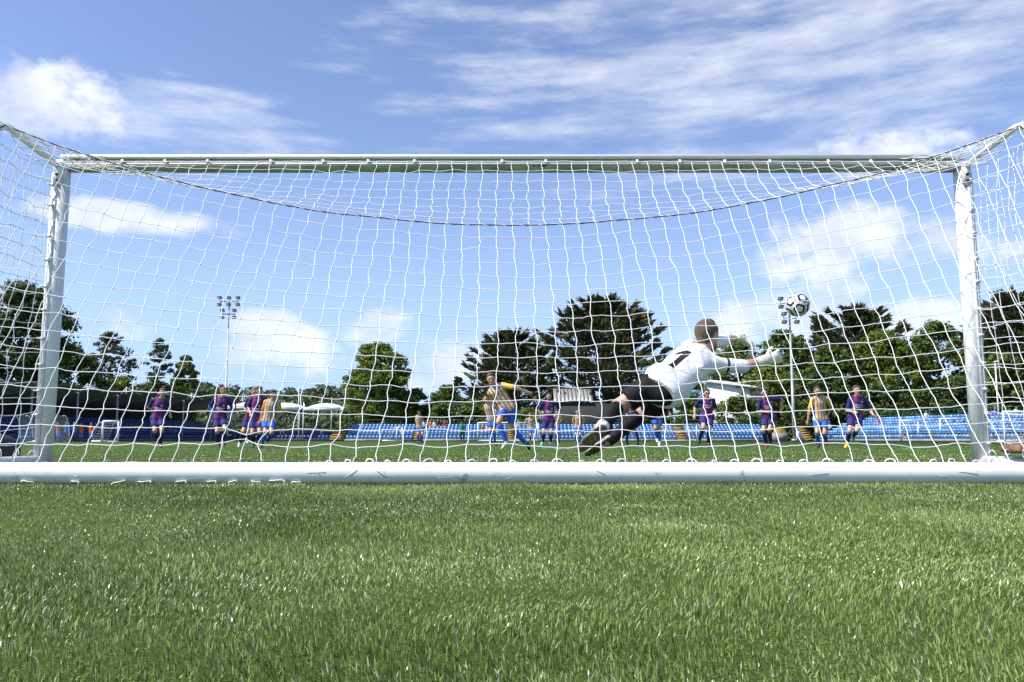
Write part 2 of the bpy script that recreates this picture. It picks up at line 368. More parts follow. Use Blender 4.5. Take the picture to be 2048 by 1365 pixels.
def blades(n, y0, y1, power, wscale, name):
    # sample Y with density ~ Y^(1-power) (width grows with Y)
    u = RNG.random(n); e = 2 - power
    Y = (y0 ** e + u * (y1 ** e - y0 ** e)) ** (1 / e) if abs(e) > 1e-3 else y0 * (y1 / y0) ** u
    X = (RNG.random(n) * 2 - 1) * (0.66 * Y + 1.0)
    ok = ~((np.abs(Y - 4.55) < 0.05)); X = X[ok]; Y = Y[ok]; n = len(X)
    h = (0.006 + 0.0085 * RNG.random(n)) * (0.45 + 0.75 * vnoise(X * 3, Y * 3, 3) + .45 * vnoise(X * 17, Y * 17, 5)) * np.clip(Y / 3, 1, 1.5)
    w = (0.0006 + 0.0006 * RNG.random(n)) * wscale * np.clip(Y, 1, 8) ** 0.62
    ldir = vnoise(X * 2.2, Y * 2.6, 1) * 7 + RNG.normal(0, 1.15, n)
    lean = np.clip(0.25 + 0.8 * vnoise(X * 2.3 + 9, Y * 2.9, 2) + RNG.normal(0, 0.45, n), 0, 1.55)
    fa = RNG.random(n) * np.pi
    wv = np.stack([np.cos(fa), np.sin(fa), np.zeros(n)], 1) * w[:, None]
    lv = np.stack([np.cos(ldir), np.sin(ldir), np.zeros(n)], 1)
    b0 = np.stack([X, Y, np.full(n, -0.002)], 1)
    up = np.array([0, 0, 1.0])
    mid = b0 + (up * np.cos(lean * 0.5)[:, None] + lv * np.sin(lean * 0.5)[:, None]) * (h * 0.55)[:, None]
    tip = mid + (up * np.cos(lean)[:, None] + lv * np.sin(lean)[:, None]) * (h * 0.5)[:, None]
    V = np.stack([b0 - wv, b0 + wv, mid + wv * 0.8, mid - wv * 0.8, tip], 1).reshape(-1, 3)
    k = np.arange(n)[:, None] * 5
    mb = MB().add(V, [k + np.array([[0, 1, 2, 3]]), k + np.array([[3, 2, 4]])])
    me = mb.mesh(name, 'blade')
    rnd = np.clip(RNG.random(n) * 0.75 + 0.5 * (vnoise(X * 1.6 + 4, Y * 2.2, 8) - 0.35), 0, .88)
    rnd = np.where(RNG.random(n) < 0.08, 0.9 + 0.1 * RNG.random(n), rnd)  # a few pale blades stand in for glints
    a = me.attributes.new('rnd', 'FLOAT', 'POINT'); a.data.foreach_set('value', np.repeat(rnd, 5).astype(np.float32))
    return tag(link(name, me), 'short green artificial grass blades covering the pitch', 'grass', kind='stuff')
blades(430000, 0.75, 4.9, 1.25, 1.0, 'turf_blades')
blades(130000, 4.9, 30, 2.0, 1.5, 'turf_blades')

# ------------------------------------------------------------------ goal
GY, RY = 6.64, 4.55             # goal line, rear bar
PX = 3.72; PZ = 2.50; BY = 5.78 # post centre, crossbar centre height, stanchion bend
goal = empty('football_goal', (0, GY, 0), 'full-size white goal frame round the diving goalkeeper', 'goal')
def arc(p0, p1, p2, n=7):
    tt = np.linspace(0, 1, n)[:, None]; p0, p1, p2 = map(np.array, (p0, p1, p2))
    return (1 - tt) ** 2 * p0 + 2 * tt * (1 - tt) * p1 + tt ** 2 * p2
cb_ = MB().tube([(-PX - .05, GY, PZ), (PX + .05, GY, PZ)], 0.055, 14, flat=(1.1, 0.95)); part('crossbar', cb_, 'bar_shade_paint', goal, True)  # camera-side shade is put into the bar's grey-green colour
gr = MB().box((0, GY - 0.052, PZ - 0.005), (2 * PX - 0.1, 0.030, 0.012)).box((0, GY - 0.030, PZ + 0.056), (2 * PX - 0.02, 0.090, 0.026))
part('net_channel', gr, 'white_paint', goal)
part('crossbar_underside', MB().tube([(-PX + .07, GY + .004, PZ - .0135), (PX - .07, GY + .004, PZ - .0135)], 0.049, 12, flat=(1.08, 0.9)), 'bar_shade_paint', goal, True)  # strip with the shade under the bar put into its colour
lb = MB()
for k, (a, b) in enumerate(((0, .02), (.03, .012), (.05, .02), (.085, .05))):
    lb.box((0.18 + a, GY - 0.0605, PZ - 0.022), (b * .8, 0.002, 0.012))
part('maker_mark', lb, 'steel_dark', goal)
clipx = [-2.85, -2.5, -1.98, -1.55, -1.18, -0.80, -0.08, 0.28, 1.03, 1.38, 1.75, 2.12, 2.60, 2.95, 3.3, -3.2]
cm = MB().box((0, 0, 0), (0.022, 0.020, 0.030)).tube([(0, -.008, -.012), (0, -.026, -.022), (0, -.030, -.004)], 0.006, 5).mesh('net_clip', 'white_paint')
for x in clipx:
    c = link('net_clip', cm, goal, (x, -0.066, PZ + 0.012))
for s in (-1, 1):
    po = part('post', MB().tube([(s * PX, GY, 0.02), (s * PX, GY, 1.2), (s * PX, GY, PZ + 0.03)], 0.057, 16, flat=(1.0, 1.12)), 'white_paint', goal, True)
    part('net_channel', MB().box((s * (PX + 0.052), GY - 0.045, 1.24), (0.022, 0.016, 2.36)).box((s * (PX + 0.020), GY - 0.066, 1.24), (0.022, 0.016, 2.36)), 'white_paint', goal)
    for k in range(11):
        c = link('net_clip', cm, goal, (s * (PX + 0.035), -0.085, 0.2 + k * 0.21 + RNG.random() * .05)); c.rotation_euler = (0, R(90), 0)
    top = np.vstack([[(s * (PX + .02), GY - .03, PZ - .02)], arc((s * (PX + .01), BY + .18, PZ + .035), (s * PX, BY - .02, PZ + .06), (s * (PX + .01), BY - .10, PZ - .14)), [(s * (PX + .03), RY + .04, 0.12)]])
    part('stanchion', MB().tube(top, 0.026, 10), 'white_paint', goal, True)
    part('side_bar', MB().tube([(s * (PX + .02), GY - .05, 0.06), (s * (PX + .05), RY, 0.06)], 0.058, 14), 'bar_paint', goal, True)
    part('corner_plate', MB().box((s * (PX + .005), GY - .072, PZ - .09), (0.07, 0.012, 0.20)), 'white_paint', goal)
    for z in (PZ - .02, PZ - .10, PZ - .15):
        part('bolt', MB().tube([(s * (PX + .008), GY - .072, z), (s * (PX + .008), GY - .09, z)], 0.012, 8), 'steel_dark', goal)
    part('cord_tie', MB().tube([(s * (PX + .03) + .045 * math.cos(a), BY - .10 + .02 * math.sin(2.3 * a), PZ - .16 + .045 * math.sin(a)) for a in np.linspace(0, 9, 26)], 0.007, 5), 'cord_black', goal, True)
xb = np.linspace(-PX - .11, PX + .11, 40)
rear = np.stack([xb, np.full(40, RY), np.full(40, 0.060)], 1)
part('rear_bar', MB().tube(rear, 0.060, 28), 'bar_paint', goal, True)
mk = MB()   # printed label and scuffs on the rear bar
def onbar(x, a): return (x, RY - 0.0606 * math.cos(a), 0.06 + 0.0606 * math.sin(a))
for x0, x1, a0, a1, w in [(1.085, 1.10, -.62, -.62, .004), (1.115, 1.19, -.62, -.62, .004), (1.06, 1.065, -.75, -.7, .004), (1.25, 1.257, -.8, -.45, .002),
                          (-.83, -.90, .35, -.35, .002), (-.73, -.67, .3, -.3, .003), (-1.1, -1.0, .1, .15, .0015), (-.4, -.3, -.35, -.3, .0015), (2.4, 2.5, .2, .0, .0015), (2.3, 2.33, -.2, -.3, .003),
                          (-2.35, -2.33, -.2, -.3, .004), (-1.0, -1.05, -.3, .1, .0012), (.45, .5, .3, -.05, .0015), (1.6, 1.7, -.1, 0.05, .0012), (-1.75, -1.62, -.45, -.3, .0012), (0.0, -.03, -.3, -.45, .002)]:
    mk.tube([onbar(x0 + (x1 - x0) * k, a0 + (a1 - a0) * k) for k in np.linspace(0, 1, 6)], w, 5)
part('scuff_marks', mk, 'steel_grey', goal, kind='stuff')

# ------------------------------------------------------------------ net
net = empty('goal_net', (0, GY - .1, 0), 'white square-mesh net laced to the goal frame with a black cord', 'net')
NC, NU, NL = 61, 8, 17
xs = np.linspace(-PX + .03, PX - .03, NC)
def rope(x):
    q = np.clip(x / 3.7, -1, 1) ** 2
    return np.array([x, 5.95 - 0.17 * q, 1.815 + 0.70 * q])
K = np.zeros((NU + NL + 1, NC, 3))
for j, x in enumerate(xs):
    A = np.array([x, GY - .085, PZ + .005]); B = rope(x); C = np.array([x * 1.012, RY + .025, 0.115])
    edge = abs(x) / 3.7
    for i in range(NU + 1):
        f = i / NU; p = A + (B - A) * f; p[2] -= 0.10 * math.sin(math.pi * f) * (0.55 + .7 * edge); K[i, j] = p
    for i in range(1, NL + 1):
        f = (i / NL) ** 1.0; p = B + (C - B) * f; b_ = math.sin(math.pi * f)
        p[2] -= 0.07 * b_; p[1] += 0.03 * b_ * math.sin(x * 1.3) + 0.02 * b_
        p[0] += 0.04 * b_ * math.sin(x * .9 + 1)
        K[NU + i, j] = p
JI = RNG.normal(0, 0.0055, K.shape); JI[0] = 0; JI[NU] *= .2; JI[-1] *= .3; JI[:, 0] *= .2; JI[:, -1] *= .2
JI[:, :, 1] *= 1.5
lowf = np.array([[[0.018 * (vnoise(np.array([i * .33 + 3 * c]), np.array([j * .27]), 20 + c)[0] - .5) for c in range(3)] for j in range(NC)] for i in range(NU + NL + 1)])
lowf[0] = 0; lowf[-1] = 0
K = K + JI + lowf
# a knotted tangle low on the left of the net
best = min(((i, j) for i in range(NU + 4, NU + NL - 1) for j in range(3, NC - 3)), key=lambda ij: sum((a - b) ** 2 for a, b in zip(proj(K[ij]), (488, 852))))
bi, bj = best; mid_ = (K[bi, bj] + K[bi + 1, bj]) / 2
K[bi, bj] = mid_ + (0, 0, .012); K[bi + 1, bj] = mid_ - (0, 0, .012); K[bi, bj + 1] += (-.02, 0, -.01); K[bi + 1, bj + 1] += (-.03, 0, .02); K[bi + 1, bj - 1] += (.02, 0, .02)
NR = 0.0026
def strand(mb, pts, amp, axis, ph, r=NR, sub=4):
    out = []
    for a in range(len(pts) - 1):
        for k in range(sub):
            f = k / sub; p = pts[a] * (1 - f) + pts[a + 1] * f
            L = np.linalg.norm(pts[a + 1] - pts[a])
            out.append(p + axis * math.sin(math.pi * f) * amp * (1 if (a + ph) % 2 else -1) * (RNG.random() * 1.0 - .05) * min(1, L / .1))
    out.append(pts[-1]); mb.tube(np.array(out), r, 5)
AX = np.array([1.0, 0.25, 0]); AZ = np.array([0, -.3, 1.0])
nb = MB()
for j in range(NC): strand(nb, K[:, j], 0.0105, AX, j)
for i in range(1, NU + NL): strand(nb, K[i], 0.0055, AZ, i)
strand(nb, K[-1], 0.006, AZ, 0, NR * 1.3)
strand(nb, K[0], 0.004, AZ, 0, NR * 1.6)
for i in range(1, NU + NL):
    for j in range(NC): nb.ball(K[i, j], 0.0066, 5, 3)
part('back_panel', nb, 'net_white', net, True)
rp = np.array([K[NU, j] + (0, -.004, -.003) for j in range(NC)])
rp = np.vstack([[(-PX - .02, BY - .1, PZ - .1)], rp, [(PX + .02, BY - .1, PZ - .1)]])
part('black_cord', MB().tube(rp, 0.0042, 6), 'cord_black', net, True)
lw = MB()   # the white net lacing that wraps the cord
ss = np.linspace(0, 1, 700)
seg = np.concatenate([[0], np.cumsum(np.linalg.norm(np.diff(rp, axis=0), axis=1))]); seg /= seg[-1]
rr_ = np.stack([np.interp(ss, seg, rp[:, c]) for c in range(3)], 1); wr = 2 * np.pi * ss * 58
lw.tube(rr_ + np.stack([0 * wr, np.cos(wr) * .0055, np.sin(wr) * .0055], 1), 0.0022, 4); part('cord_lacing', lw, 'net_white', net, True)
for s in (-1, 1):
    sb = MB(); ny = 17; nz = 20; rows = []
    def ylim(z):   # rear limit of the side panel at height z
        return RY + .05 + (BY - .10 - RY - .05) * min(1, max(0, (z - .12) / (PZ - .26)))
    for i in range(nz + 1):
        z = 0.11 + (PZ - .16) * i / nz; yl = ylim(z); row = []
        for j in range(ny + 1):
            y = GY - .08 - (GY - .08 - yl) * (j / ny) ** 1.0
            b_ = math.sin(math.pi * j / ny)
            sag = 0.05 * b_ * math.sin(2.2 * i / nz * 3.14) * s
            row.append(np.array([s * (PX + .035) + sag + 0.015 * b_ * math.sin(j * 1.3 + i * .7), y, z - 0.05 * b_]) + RNG.normal(0, .007, 3) * (0 < i < nz) * (0 < j < ny))
        rows.append(row)
    G = np.array(rows)
    keep = [0, 2, 4, 6, 7, 9, 10, 12, 13, 15, 16, 17]
    for j in keep: strand(sb, G[:, j], 0.010, np.array([0.3, 1, 0]), j)
    for i in range(nz + 1): strand(sb, G[i][keep], 0.007, AZ, i)
    for i in range(1, nz):
        for j in keep[1:-1]: sb.ball(G[i, j], 0.006, 5, 3)
    # slack net lying in folds by the ground bar
    for k in range(7):
        y0 = GY - .15 - k * .22
        pts = [np.array([s * (PX - .02 - .10 * f + .05 * math.sin(5 * f + k)), y0 - .3 * f + .04 * math.sin(7 * f + k), .12 + .05 * math.sin(9 * f + k * 2) * f * (1 - f) * 3 + .02]) for f in np.linspace(0, 1, 14)]
        sb.tube(np.array(pts), NR, 5)
    part('side_panel', sb, 'net_white', net, True)
    # net gathered along the top stanchion
    tp = MB()
    for k in range(5):
        pts = [np.array([s * (PX + .015 - .55 * f * (k + 1) / 5 - .01), BY - .05 + (GY - .1 - BY + .05) * f, PZ + .03 - (.025 + .012 * k) * math.sin(math.pi * f)]) + RNG.normal(0, .006, 3) for f in np.linspace(0, 1, 16)]
        tp.tube(np.array(pts), NR * 1.15, 5)
    part('gathered_edge', tp, 'net_white', net, True)
# loops that tie the net to the rear bar
lpm = []
for k in range(3):
    w = 0.018 + .006 * k
    lpm.append(MB().tube([(w * math.cos(a), 0.004 * math.sin(3 * a), (0.014 + .004 * k) * math.sin(a)) for a in np.linspace(-.3, 3.5, 12)], 0.0034, 5).mesh('tie_loop', 'net_white', True))
x = -1.0; k = 0
while x < 2.75:
    o = link('tie_loop', lpm[k % 3], net, (x, RY - GY + .1 + .01, 0.117)); o.rotation_euler = (R(-10 + 20 * random.random()), R(random.uniform(-25, 25)), R(random.uniform(-40, 40)))
    x += 0.118 + random.uniform(-.02, .02); k += 1
for x in (-1.62, -1.5, -1.38, -1.27, -1.16, -1.98, -2.1, -2.35, -2.6, -2.8, -1.78):
    o = link('tie_loop', lpm[k % 3], net, (x, RY - GY + .1 - .052, 0.014)); o.rotation_euler = (R(35), R(random.uniform(-14, 14)), R(random.uniform(-20, 20))); o.scale = (random.uniform(1.2, 1.9), 1, random.uniform(.45, .8)); k += 1

# weights lying on the side bars
def lump(c, size, seed, n=18, m=12):
    mb = MB().ball((0, 0, 0), 1.0, n, m); v = mb.v[0]
    v = np.sign(v) * np.abs(v) ** 0.75
    v *= (1 + 0.16 * (vnoise(v[:, 0] * 2 + 5 + seed, v[:, 1] * 2 + v[:, 2] * 1.5 + 9, seed) - .5))[:, None]
    v[:, 2] = np.maximum(v[:, 2], -.75)
    mb.v[0] = v * np.array(size) + np.array(c); return mb
o = part('sandbag', lump((PX + .06, GY - .55, 0.175), (.15, .24, .042), 3), 'sand_brown', None, True)
tag(o, 'brown sandbag lying across the bright white side bar of the goal', 'sandbag')
o = part('kit_bag', lump((-PX - .33, GY - .25, 0.135), (.20, .28, .16), 5), 'bag_black', None, True)
tag(o, 'black kit bag on the grass outside the shaded goal post', 'bag')

# ------------------------------------------------------------------ ball
def football(c, r):
    gphi = (1 + 5 ** .5) / 2
    ico = np.array([[0, a, b * gphi] for a in (-1, 1) for b in (-1, 1)] + [[a, b * gphi, 0] for a in (-1, 1) for b in (-1, 1)] + [[b * gphi, 0, a] for a in (-1, 1) for b in (-1, 1)])
    ico /= np.linalg.norm(ico[0])
    faces = np.array([i for i in __import__('itertools').combinations(range(12), 3) if all(np.dot(ico[i[a]], ico[i[b]]) > .4 for a, b in ((0, 1), (0, 2), (1, 2)))])
    dod = np.array([ico[list(f)].sum(0) for f in faces]); dod /= np.linalg.norm(dod, axis=1)[:, None]   # 20 directions
    mb = MB().ball((0, 0, 0), 1.0, 48, 32); v = mb.v[0]
    # seams of 12 pentagon panels: distance between best and second best centre
    dt = np.sort(v @ ico.T, axis=1); gap = dt[:, -1] - dt[:, -2]
    v = v * (1 - 0.022 * np.exp(-(gap / .03) ** 2))[:, None]
    rot = np.array(__import__('mathutils').Euler((R(28), R(-14), R(20))).to_matrix())
    mb.v[0] = v * r
    m = bpy.data.materials.new('ball_skin'); m.use_nodes = True; q = NT(m.node_tree); b = q.n['Principled BSDF']; b.inputs['Roughness'].default_value = .3
    at = q.attr('pan').outputs['Fac']
    dark = q.m('MULTIPLY', q.between(at, 0.12, 0.30), 1.0)
    c_ = q.mix(dark, (0.82, 0.81, 0.79, 1), (0.012, 0.012, 0.012, 1)); c_ = q.mix(q.m('LESS_THAN', at, 0.016), c_, (0.2, 0.2, 0.2, 1))
    q.l.new(c_, b.inputs['Base Color']); MATS['ball_skin'] = m
    me = mb.mesh('football', 'ball_skin', True)
    a = me.attributes.new('pan', 'FLOAT', 'POINT'); a.data.foreach_set('value', gap.astype(np.float32))
    o = link('football', me, None, c); o.rotation_euler = (R(28), R(-14), R(20))
    return tag(o, 'white football with black angular panels flying past the goalkeeper', 'ball')
football(P(1595, 610, 7.6), 0.11)

# ------------------------------------------------------------------ people: smooth implicit bodies meshed with surface nets
def nrm(v): v = np.asarray(v, float); return v / (np.linalg.norm(v) + 1e-12)
class Field:
    def __init__(s): s.p = []
    def cap(s, a, b, ra, rb, k=0.02, front=None, flat=1.0):
        s.p.append((np.array(a, float), np.array(b, float), ra, rb, k, front, flat)); return s
    def bounds(s, pad):
        lo = np.min([np.minimum(p[0], p[1]) - max(p[2], p[3]) for p in s.p], 0) - pad
        hi = np.max([np.maximum(p[0], p[1]) + max(p[2], p[3]) for p in s.p], 0) + pad
        return lo, hi
    def eval(s, h, pad=0.04, lo=None, hi=None):
        l0, h0 = s.bounds(pad)
        n = np.ceil((h0 - l0) / h).astype(int) + 1
        f = np.full(n, 0.3, np.float32)
        ax = [l0[i] + np.arange(n[i]) * h for i in range(3)]
        for a, b, ra, rb, k, fr, fl in s.p:
            m = max(ra, rb) + 0.06
            i0 = np.maximum(0, np.floor((np.minimum(a, b) - m - l0) / h).astype(int)); i1 = np.minimum(n, np.ceil((np.maximum(a, b) + m - l0) / h).astype(int) + 1)
            X = ax[0][i0[0]:i1[0], None, None]; Y = ax[1][None, i0[1]:i1[1], None]; Z = ax[2][None, None, i0[2]:i1[2]]
            d = b - a; L2 = d @ d + 1e-12
            x, y, z = X - a[0], Y - a[1], Z - a[2]
            t_ = np.clip((x * d[0] + y * d[1] + z * d[2]) / L2, 0, 1)
            ox, oy, oz = x - t_ * d[0], y - t_ * d[1], z - t_ * d[2]
            if fr is not None:
                w = (ox * fr[0] + oy * fr[1] + oz * fr[2]) * (1 / fl - 1)
                ox = ox + w * fr[0]; oy = oy + w * fr[1]; oz = oz + w * fr[2]
            dist = np.sqrt(ox * ox + oy * oy + oz * oz) - (ra + (rb - ra) * t_)
            sub = f[i0[0]:i1[0], i0[1]:i1[1], i0[2]:i1[2]]
            hh = np.clip(0.5 + 0.5 * (sub - dist) / k, 0, 1)
            f[i0[0]:i1[0], i0[1]:i1[1], i0[2]:i1[2]] = sub * (1 - hh) + dist * hh - k * hh * (1 - hh)
        s.ax = ax
        return f, l0
    def clip(s, f, p, n, near=None, rad=None):
        """keep the side where (x-p).n < 0"""
        X, Y, Z = s.ax; n = nrm(n)
        d = (X[:, None, None] - p[0]) * n[0] + (Y[None, :, None] - p[1]) * n[1] + (Z[None, None, :] - p[2]) * n[2]
        if near is None: return np.maximum(f, d)
        rr = np.sqrt((X[:, None, None] - near[0]) ** 2 + (Y[None, :, None] - near[1]) ** 2 + (Z[None, None, :] - near[2]) ** 2)
        return np.where(rr < rad, np.maximum(f, d), f)
def nets(f, lo, h):
    sg = f < 0; n = np.array(f.shape) - 1
    c = [(i, j, k) for i in (0, 1) for j in (0, 1) for k in (0, 1)]
    sl_ = lambda A, o: A[o[0]:o[0] + n[0], o[1]:o[1] + n[1], o[2]:o[2] + n[2]]
    cnt = sum(sl_(sg, o).astype(np.int8) for o in c); act = (cnt > 0) & (cnt < 8)
    I = np.argwhere(act); ids = np.full(n, -1, np.int64); ids[act] = np.arange(len(I))
    if len(I) == 0: return None
    vals = np.stack([f[I[:, 0] + o[0], I[:, 1] + o[1], I[:, 2] + o[2]] for o in c], 1)
    pos = np.zeros((len(I), 3)); ct = np.zeros(len(I))
    for a in range(8):
        for b in range(a + 1, 8):
            if sum(abs(x - y) for x, y in zip(c[a], c[b])) != 1: continue
            va, vb = vals[:, a], vals[:, b]; cr = (va < 0) != (vb < 0)
            tt = np.where(cr, va / np.where(cr, va - vb, 1), 0)
            pos += np.where(cr[:, None], np.array(c[a]) + tt[:, None] * (np.array(c[b]) - np.array(c[a])), 0); ct += cr
    V = (I + pos / ct[:, None]) * h + lo
    Q = []
    for axs in range(3):
        u, v = (axs + 1) % 3, (axs + 2) % 3
        s0 = [slice(None)] * 3; s1 = [slice(None)] * 3; s0[axs] = slice(0, -1); s1[axs] = slice(1, None)
        A, B = sg[tuple(s0)], sg[tuple(s1)]
        E = np.argwhere(A != B); inside = A[tuple(E.T)]
        ok = (E[:, u] > 0) & (E[:, v] > 0) & (E[:, u] < n[u]) & (E[:, v] < n[v]); E = E[ok]; inside = inside[ok]
        def cid(du, dv):
            e = E.copy(); e[:, u] += du; e[:, v] += dv; return ids[tuple(e.T)]
        q = np.stack([cid(-1, -1), cid(0, -1), cid(0, 0), cid(-1, 0)], 1)
        q[~inside] = q[~inside][:, ::-1]; Q.append(q)
    Q = np.vstack(Q); Q = Q[(Q >= 0).all(1)]
    return V, Q
def laplace(V, Q, it=1):
    for _ in range(it):
        acc = np.zeros_like(V); ct = np.zeros(len(V))
        for a in range(4):
            b = (a + 1) % 4
            np.add.at(acc, Q[:, a], V[Q[:, b]]); np.add.at(acc, Q[:, b], V[Q[:, a]])
            np.add.at(ct, Q[:, a], 1); np.add.at(ct, Q[:, b], 1)
        V = 0.5 * V + 0.5 * acc / np.maximum(ct, 1)[:, None]
    return V
def to_mesh(name, V, Q, mats, midx=None):
    return MB().add(V, [Q]).mesh(name, None, True, mats, midx)

LEN = dict(el=.29, wr=.26, kn=.43, an=.42, toe=.20)
def pose(org, s, d, J, dz=None, sign=None):
    """zoom-picture joints -> 3-D joints; unknown depth comes from the bone length"""
    dz = dz or {}; sign = sign or {}
    px = {k: (org[0] + v[0] / s, org[1] + v[1] / s) for k, v in J.items()}
    out = {}
    def put(k, dep): out[k] = P(px[k][0], px[k][1], dep); out['_' + k] = dep
    for k in ('neck', 'shA', 'shB', 'hipA', 'hipB'): put(k, d + dz.get(k, 0))
    put('head', d + dz.get('head', -0.04))
    for sd in 'AB':
        for k, par, df in (('el', 'sh', 1), ('wr', 'el', -1), ('kn', 'hip', -1), ('an', 'kn', 1), ('toe', 'an', -1)):
            kk, pp = k + sd, par + sd
            if kk in dz: put(kk, d + dz[kk]); continue
            l = np.hypot(px[kk][0] - px[pp][0], px[kk][1] - px[pp][1]) * d / F; L = LEN[k]
            off = math.sqrt(max(0, L * L - l * l)); off = min(off, .92 * L)
            put(kk, out['_' + pp] + sign.get(kk, df) * off)
    return out

def person(name, J, kit, label, cat='player', h=0.0125, look=(0, -1, 0), facing=1, group=None, hair='hair_brown', skin='skin', ground=True, hs=1.1, beard=False,
           long_sleeves=None, hands=None, headup=None, bodyk=1.0, trousers=False, detail=True):
    J = {k: v for k, v in J.items() if not k.startswith('_')}
    pel = (J['hipA'] + J['hipB']) / 2; neck = J['neck']
    up = nrm(neck - pel); side = J['shB'] - J['shA']; side = nrm(side - up * (side @ up)); front = nrm(np.cross(side, up)) * facing
    look = nrm(look); hu = nrm(headup) if headup is not None else nrm(nrm(J['head'] - neck) * .5 + np.array([0, 0, 1.0]))
    look = nrm(look - hu * (look @ hu)); hsd = np.cross(look, hu)
    hc = J['head']
    if ground:
        low = min((J['toeA'][2], J['toeB'][2])) - 0.035
        dzv = np.array([0, 0, 0.004 - low]); J = {k: v + dzv for k, v in J.items()}; hc = J['head']; neck = J['neck']; pel = pel + dzv
    root = np.array([pel[0], pel[1], 0.0])
    chest = pel + (neck - pel) * .72; k_ = bodyk
    def loc(V): return V - root
    # ---- body
    B = Field()
    B.cap(pel, pel + (neck - pel) * .35, .135 * k_, .125 * k_, .03, front, .72); B.cap(pel + (neck - pel) * .35, chest, .125 * k_, .155 * k_, .03, front, .66)
    B.cap(J['shA'], J['shB'], .062, .062, .04); B.cap(neck - up * .03, hc - hu * .05, .060, .054, .03)
    for sd in 'AB': B.cap(neck + up * .02, neck * .35 + J['sh' + sd] * .65 + up * .015, .045, .040, .03)
    B.cap(hc + hu * .035 - look * .018, hc + hu * .03 + look * .012, .088 * hs, .082 * hs, .03); B.cap(hc - hu * .02 + look * .022, hc - hu * .085 + look * .05, .068 * hs, .038 * hs, .03)
    B.cap(hc + look * .085, hc - hu * .028 + look * .108, .010, .015, .012)      # nose
    for q in (-1, 1): B.cap(hc + hsd * q * .082 * hs - look * .006 + hu * .018, hc + hsd * q * .080 * hs - look * .008 - hu * .018, .013, .010, .008)
    for sd in 'AB':
        B.cap(J['sh' + sd], J['el' + sd], .050, .040, .03); B.cap(J['el' + sd], J['wr' + sd], .040, .027, .015)
        B.cap(J['el' + sd] * .75 + J['wr' + sd] * .25, J['el' + sd] * .6 + J['wr' + sd] * .4, .041, .037, .02)
        w = J['wr' + sd]; dr = nrm(w - J['el' + sd])
        if hands and sd in hands: dr = nrm(hands[sd])
        pn = nrm(np.cross(dr, front) + 1e-3); fw = nrm(np.cross(dr, pn))
        curl = nrm(dr * .5 + fw * .8)
        if not (kit.get('gloves')):
            B.cap(w, w + dr * .07, .028, .034, .015, fw, .6)
            for q, fl in zip((-1.5, -.5, .5, 1.5), (.055, .066, .062, .050)):
                b0 = w + dr * .085 + pn * q * .018; m1 = b0 + nrm(dr + fw * .3) * fl * .6; B.cap(b0, m1, .0115, .011, .006); B.cap(m1, m1 + curl * fl * .6, .011, .009, .006)
            b0 = w + dr * .03 + pn * .03; B.cap(b0, b0 + nrm(dr + pn * .8 + fw * .4) * .055, .014, .011, .008)
        hp, kn, an = J['hip' + sd], J['kn' + sd], J['an' + sd]
        B.cap(hp, kn, .088 * k_, .057, .03); B.cap(kn, an, .054, .036, .02)
        back = nrm(np.cross(np.cross(an - kn, kn - hp) + 1e-4, an - kn)) if False else -front
        B.cap(kn + (an - kn) * .22 + back * .018, kn + (an - kn) * .48 + back * .014, .050, .040, .03)
        B.cap(an, an + nrm(an - kn) * .022 + nrm(J['toe' + sd] - an) * .07, .032, .026, .012)
    f, lo = B.eval(h); V, Q = nets(f, lo, h); V = laplace(V, Q, 1)
    ctr = V[Q].mean(1); rel = ctr - hc
    midx = np.zeros(len(Q), int); fx, fs_, fu = rel @ look, rel @ hsd, rel @ hu
    face = (fx > .04) & (np.abs(fu) < .12)
    if detail:
        midx[face & (np.abs(np.abs(fs_) - .034) < .014) & (np.abs(fu - .008) < .009)] = 1
        midx[face & (np.abs(np.abs(fs_) - .035) < .020) & (np.abs(fu - .032) < .007)] = 3
        midx[face & (np.abs(fs_) < .026) & (np.abs(fu + .062) < .008)] = 2
    body = link(name, to_mesh(name, loc(V), Q, [skin, 'eye_dark', 'lips', hair], midx), None, root)
    tag(body, label, cat, group)
    def child(nm, fld, material, clips, hh=None, smooth=1, mats=None, mfun=None):
        hh = hh or h; f, lo = fld.eval(hh)
        for c in clips: f = fld.clip(f, *c)
        r_ = nets(f, lo, hh)
        if r_ is None: return None
        V, Q = r_; V = laplace(V, Q, smooth)
        mi = mfun(V[Q].mean(1)) if mfun else None
        o = link(nm, to_mesh(nm, loc(V), Q, mats or [material], mi), body); o['_v'] = 0
        del o['_v']
        return o, V, Q
    # ---- hair
    if hair:
        Hf = Field(); Hf.cap(hc + hu * .045 - look * .018, hc + hu * .04 + look * .012, .095 * hs, .087 * hs, .02)
        if kit.get('curly'):
            for _ in range(26):
                v = nrm(RNG.normal(0, 1, 3) + hu * 1.0 - look * .2); Hf.cap(hc + hu * .045 + v * .092, hc + hu * .045 + v * .10, .022, .02, .012)
        else:
            for _ in range(12):
                v = nrm(RNG.normal(0, 1, 3) + hu * 1.6); Hf.cap(hc + hu * .045 + v * .080, hc + hu * .045 + v * .088 + look * .01, .022, .018, .02)
        Hf.cap(hc - look * .035, hc - look * .045 - hu * .045, .075 * hs, .055 * hs, .02)
        child('hair', Hf, hair, [(hc + hu * .055 + look * .052, look * .80 - hu * .62), (hc - hu * .055, -hu + look * .5)], min(h, .0125))
    if beard:
        Bf = Field(); Bf.cap(hc - hu * .035 + look * .03, hc - hu * .088 + look * .055, .070, .043, .02)
        child('beard', Bf, hair, [(hc - hu * .045, hu + look * .25)], min(h, .0125))
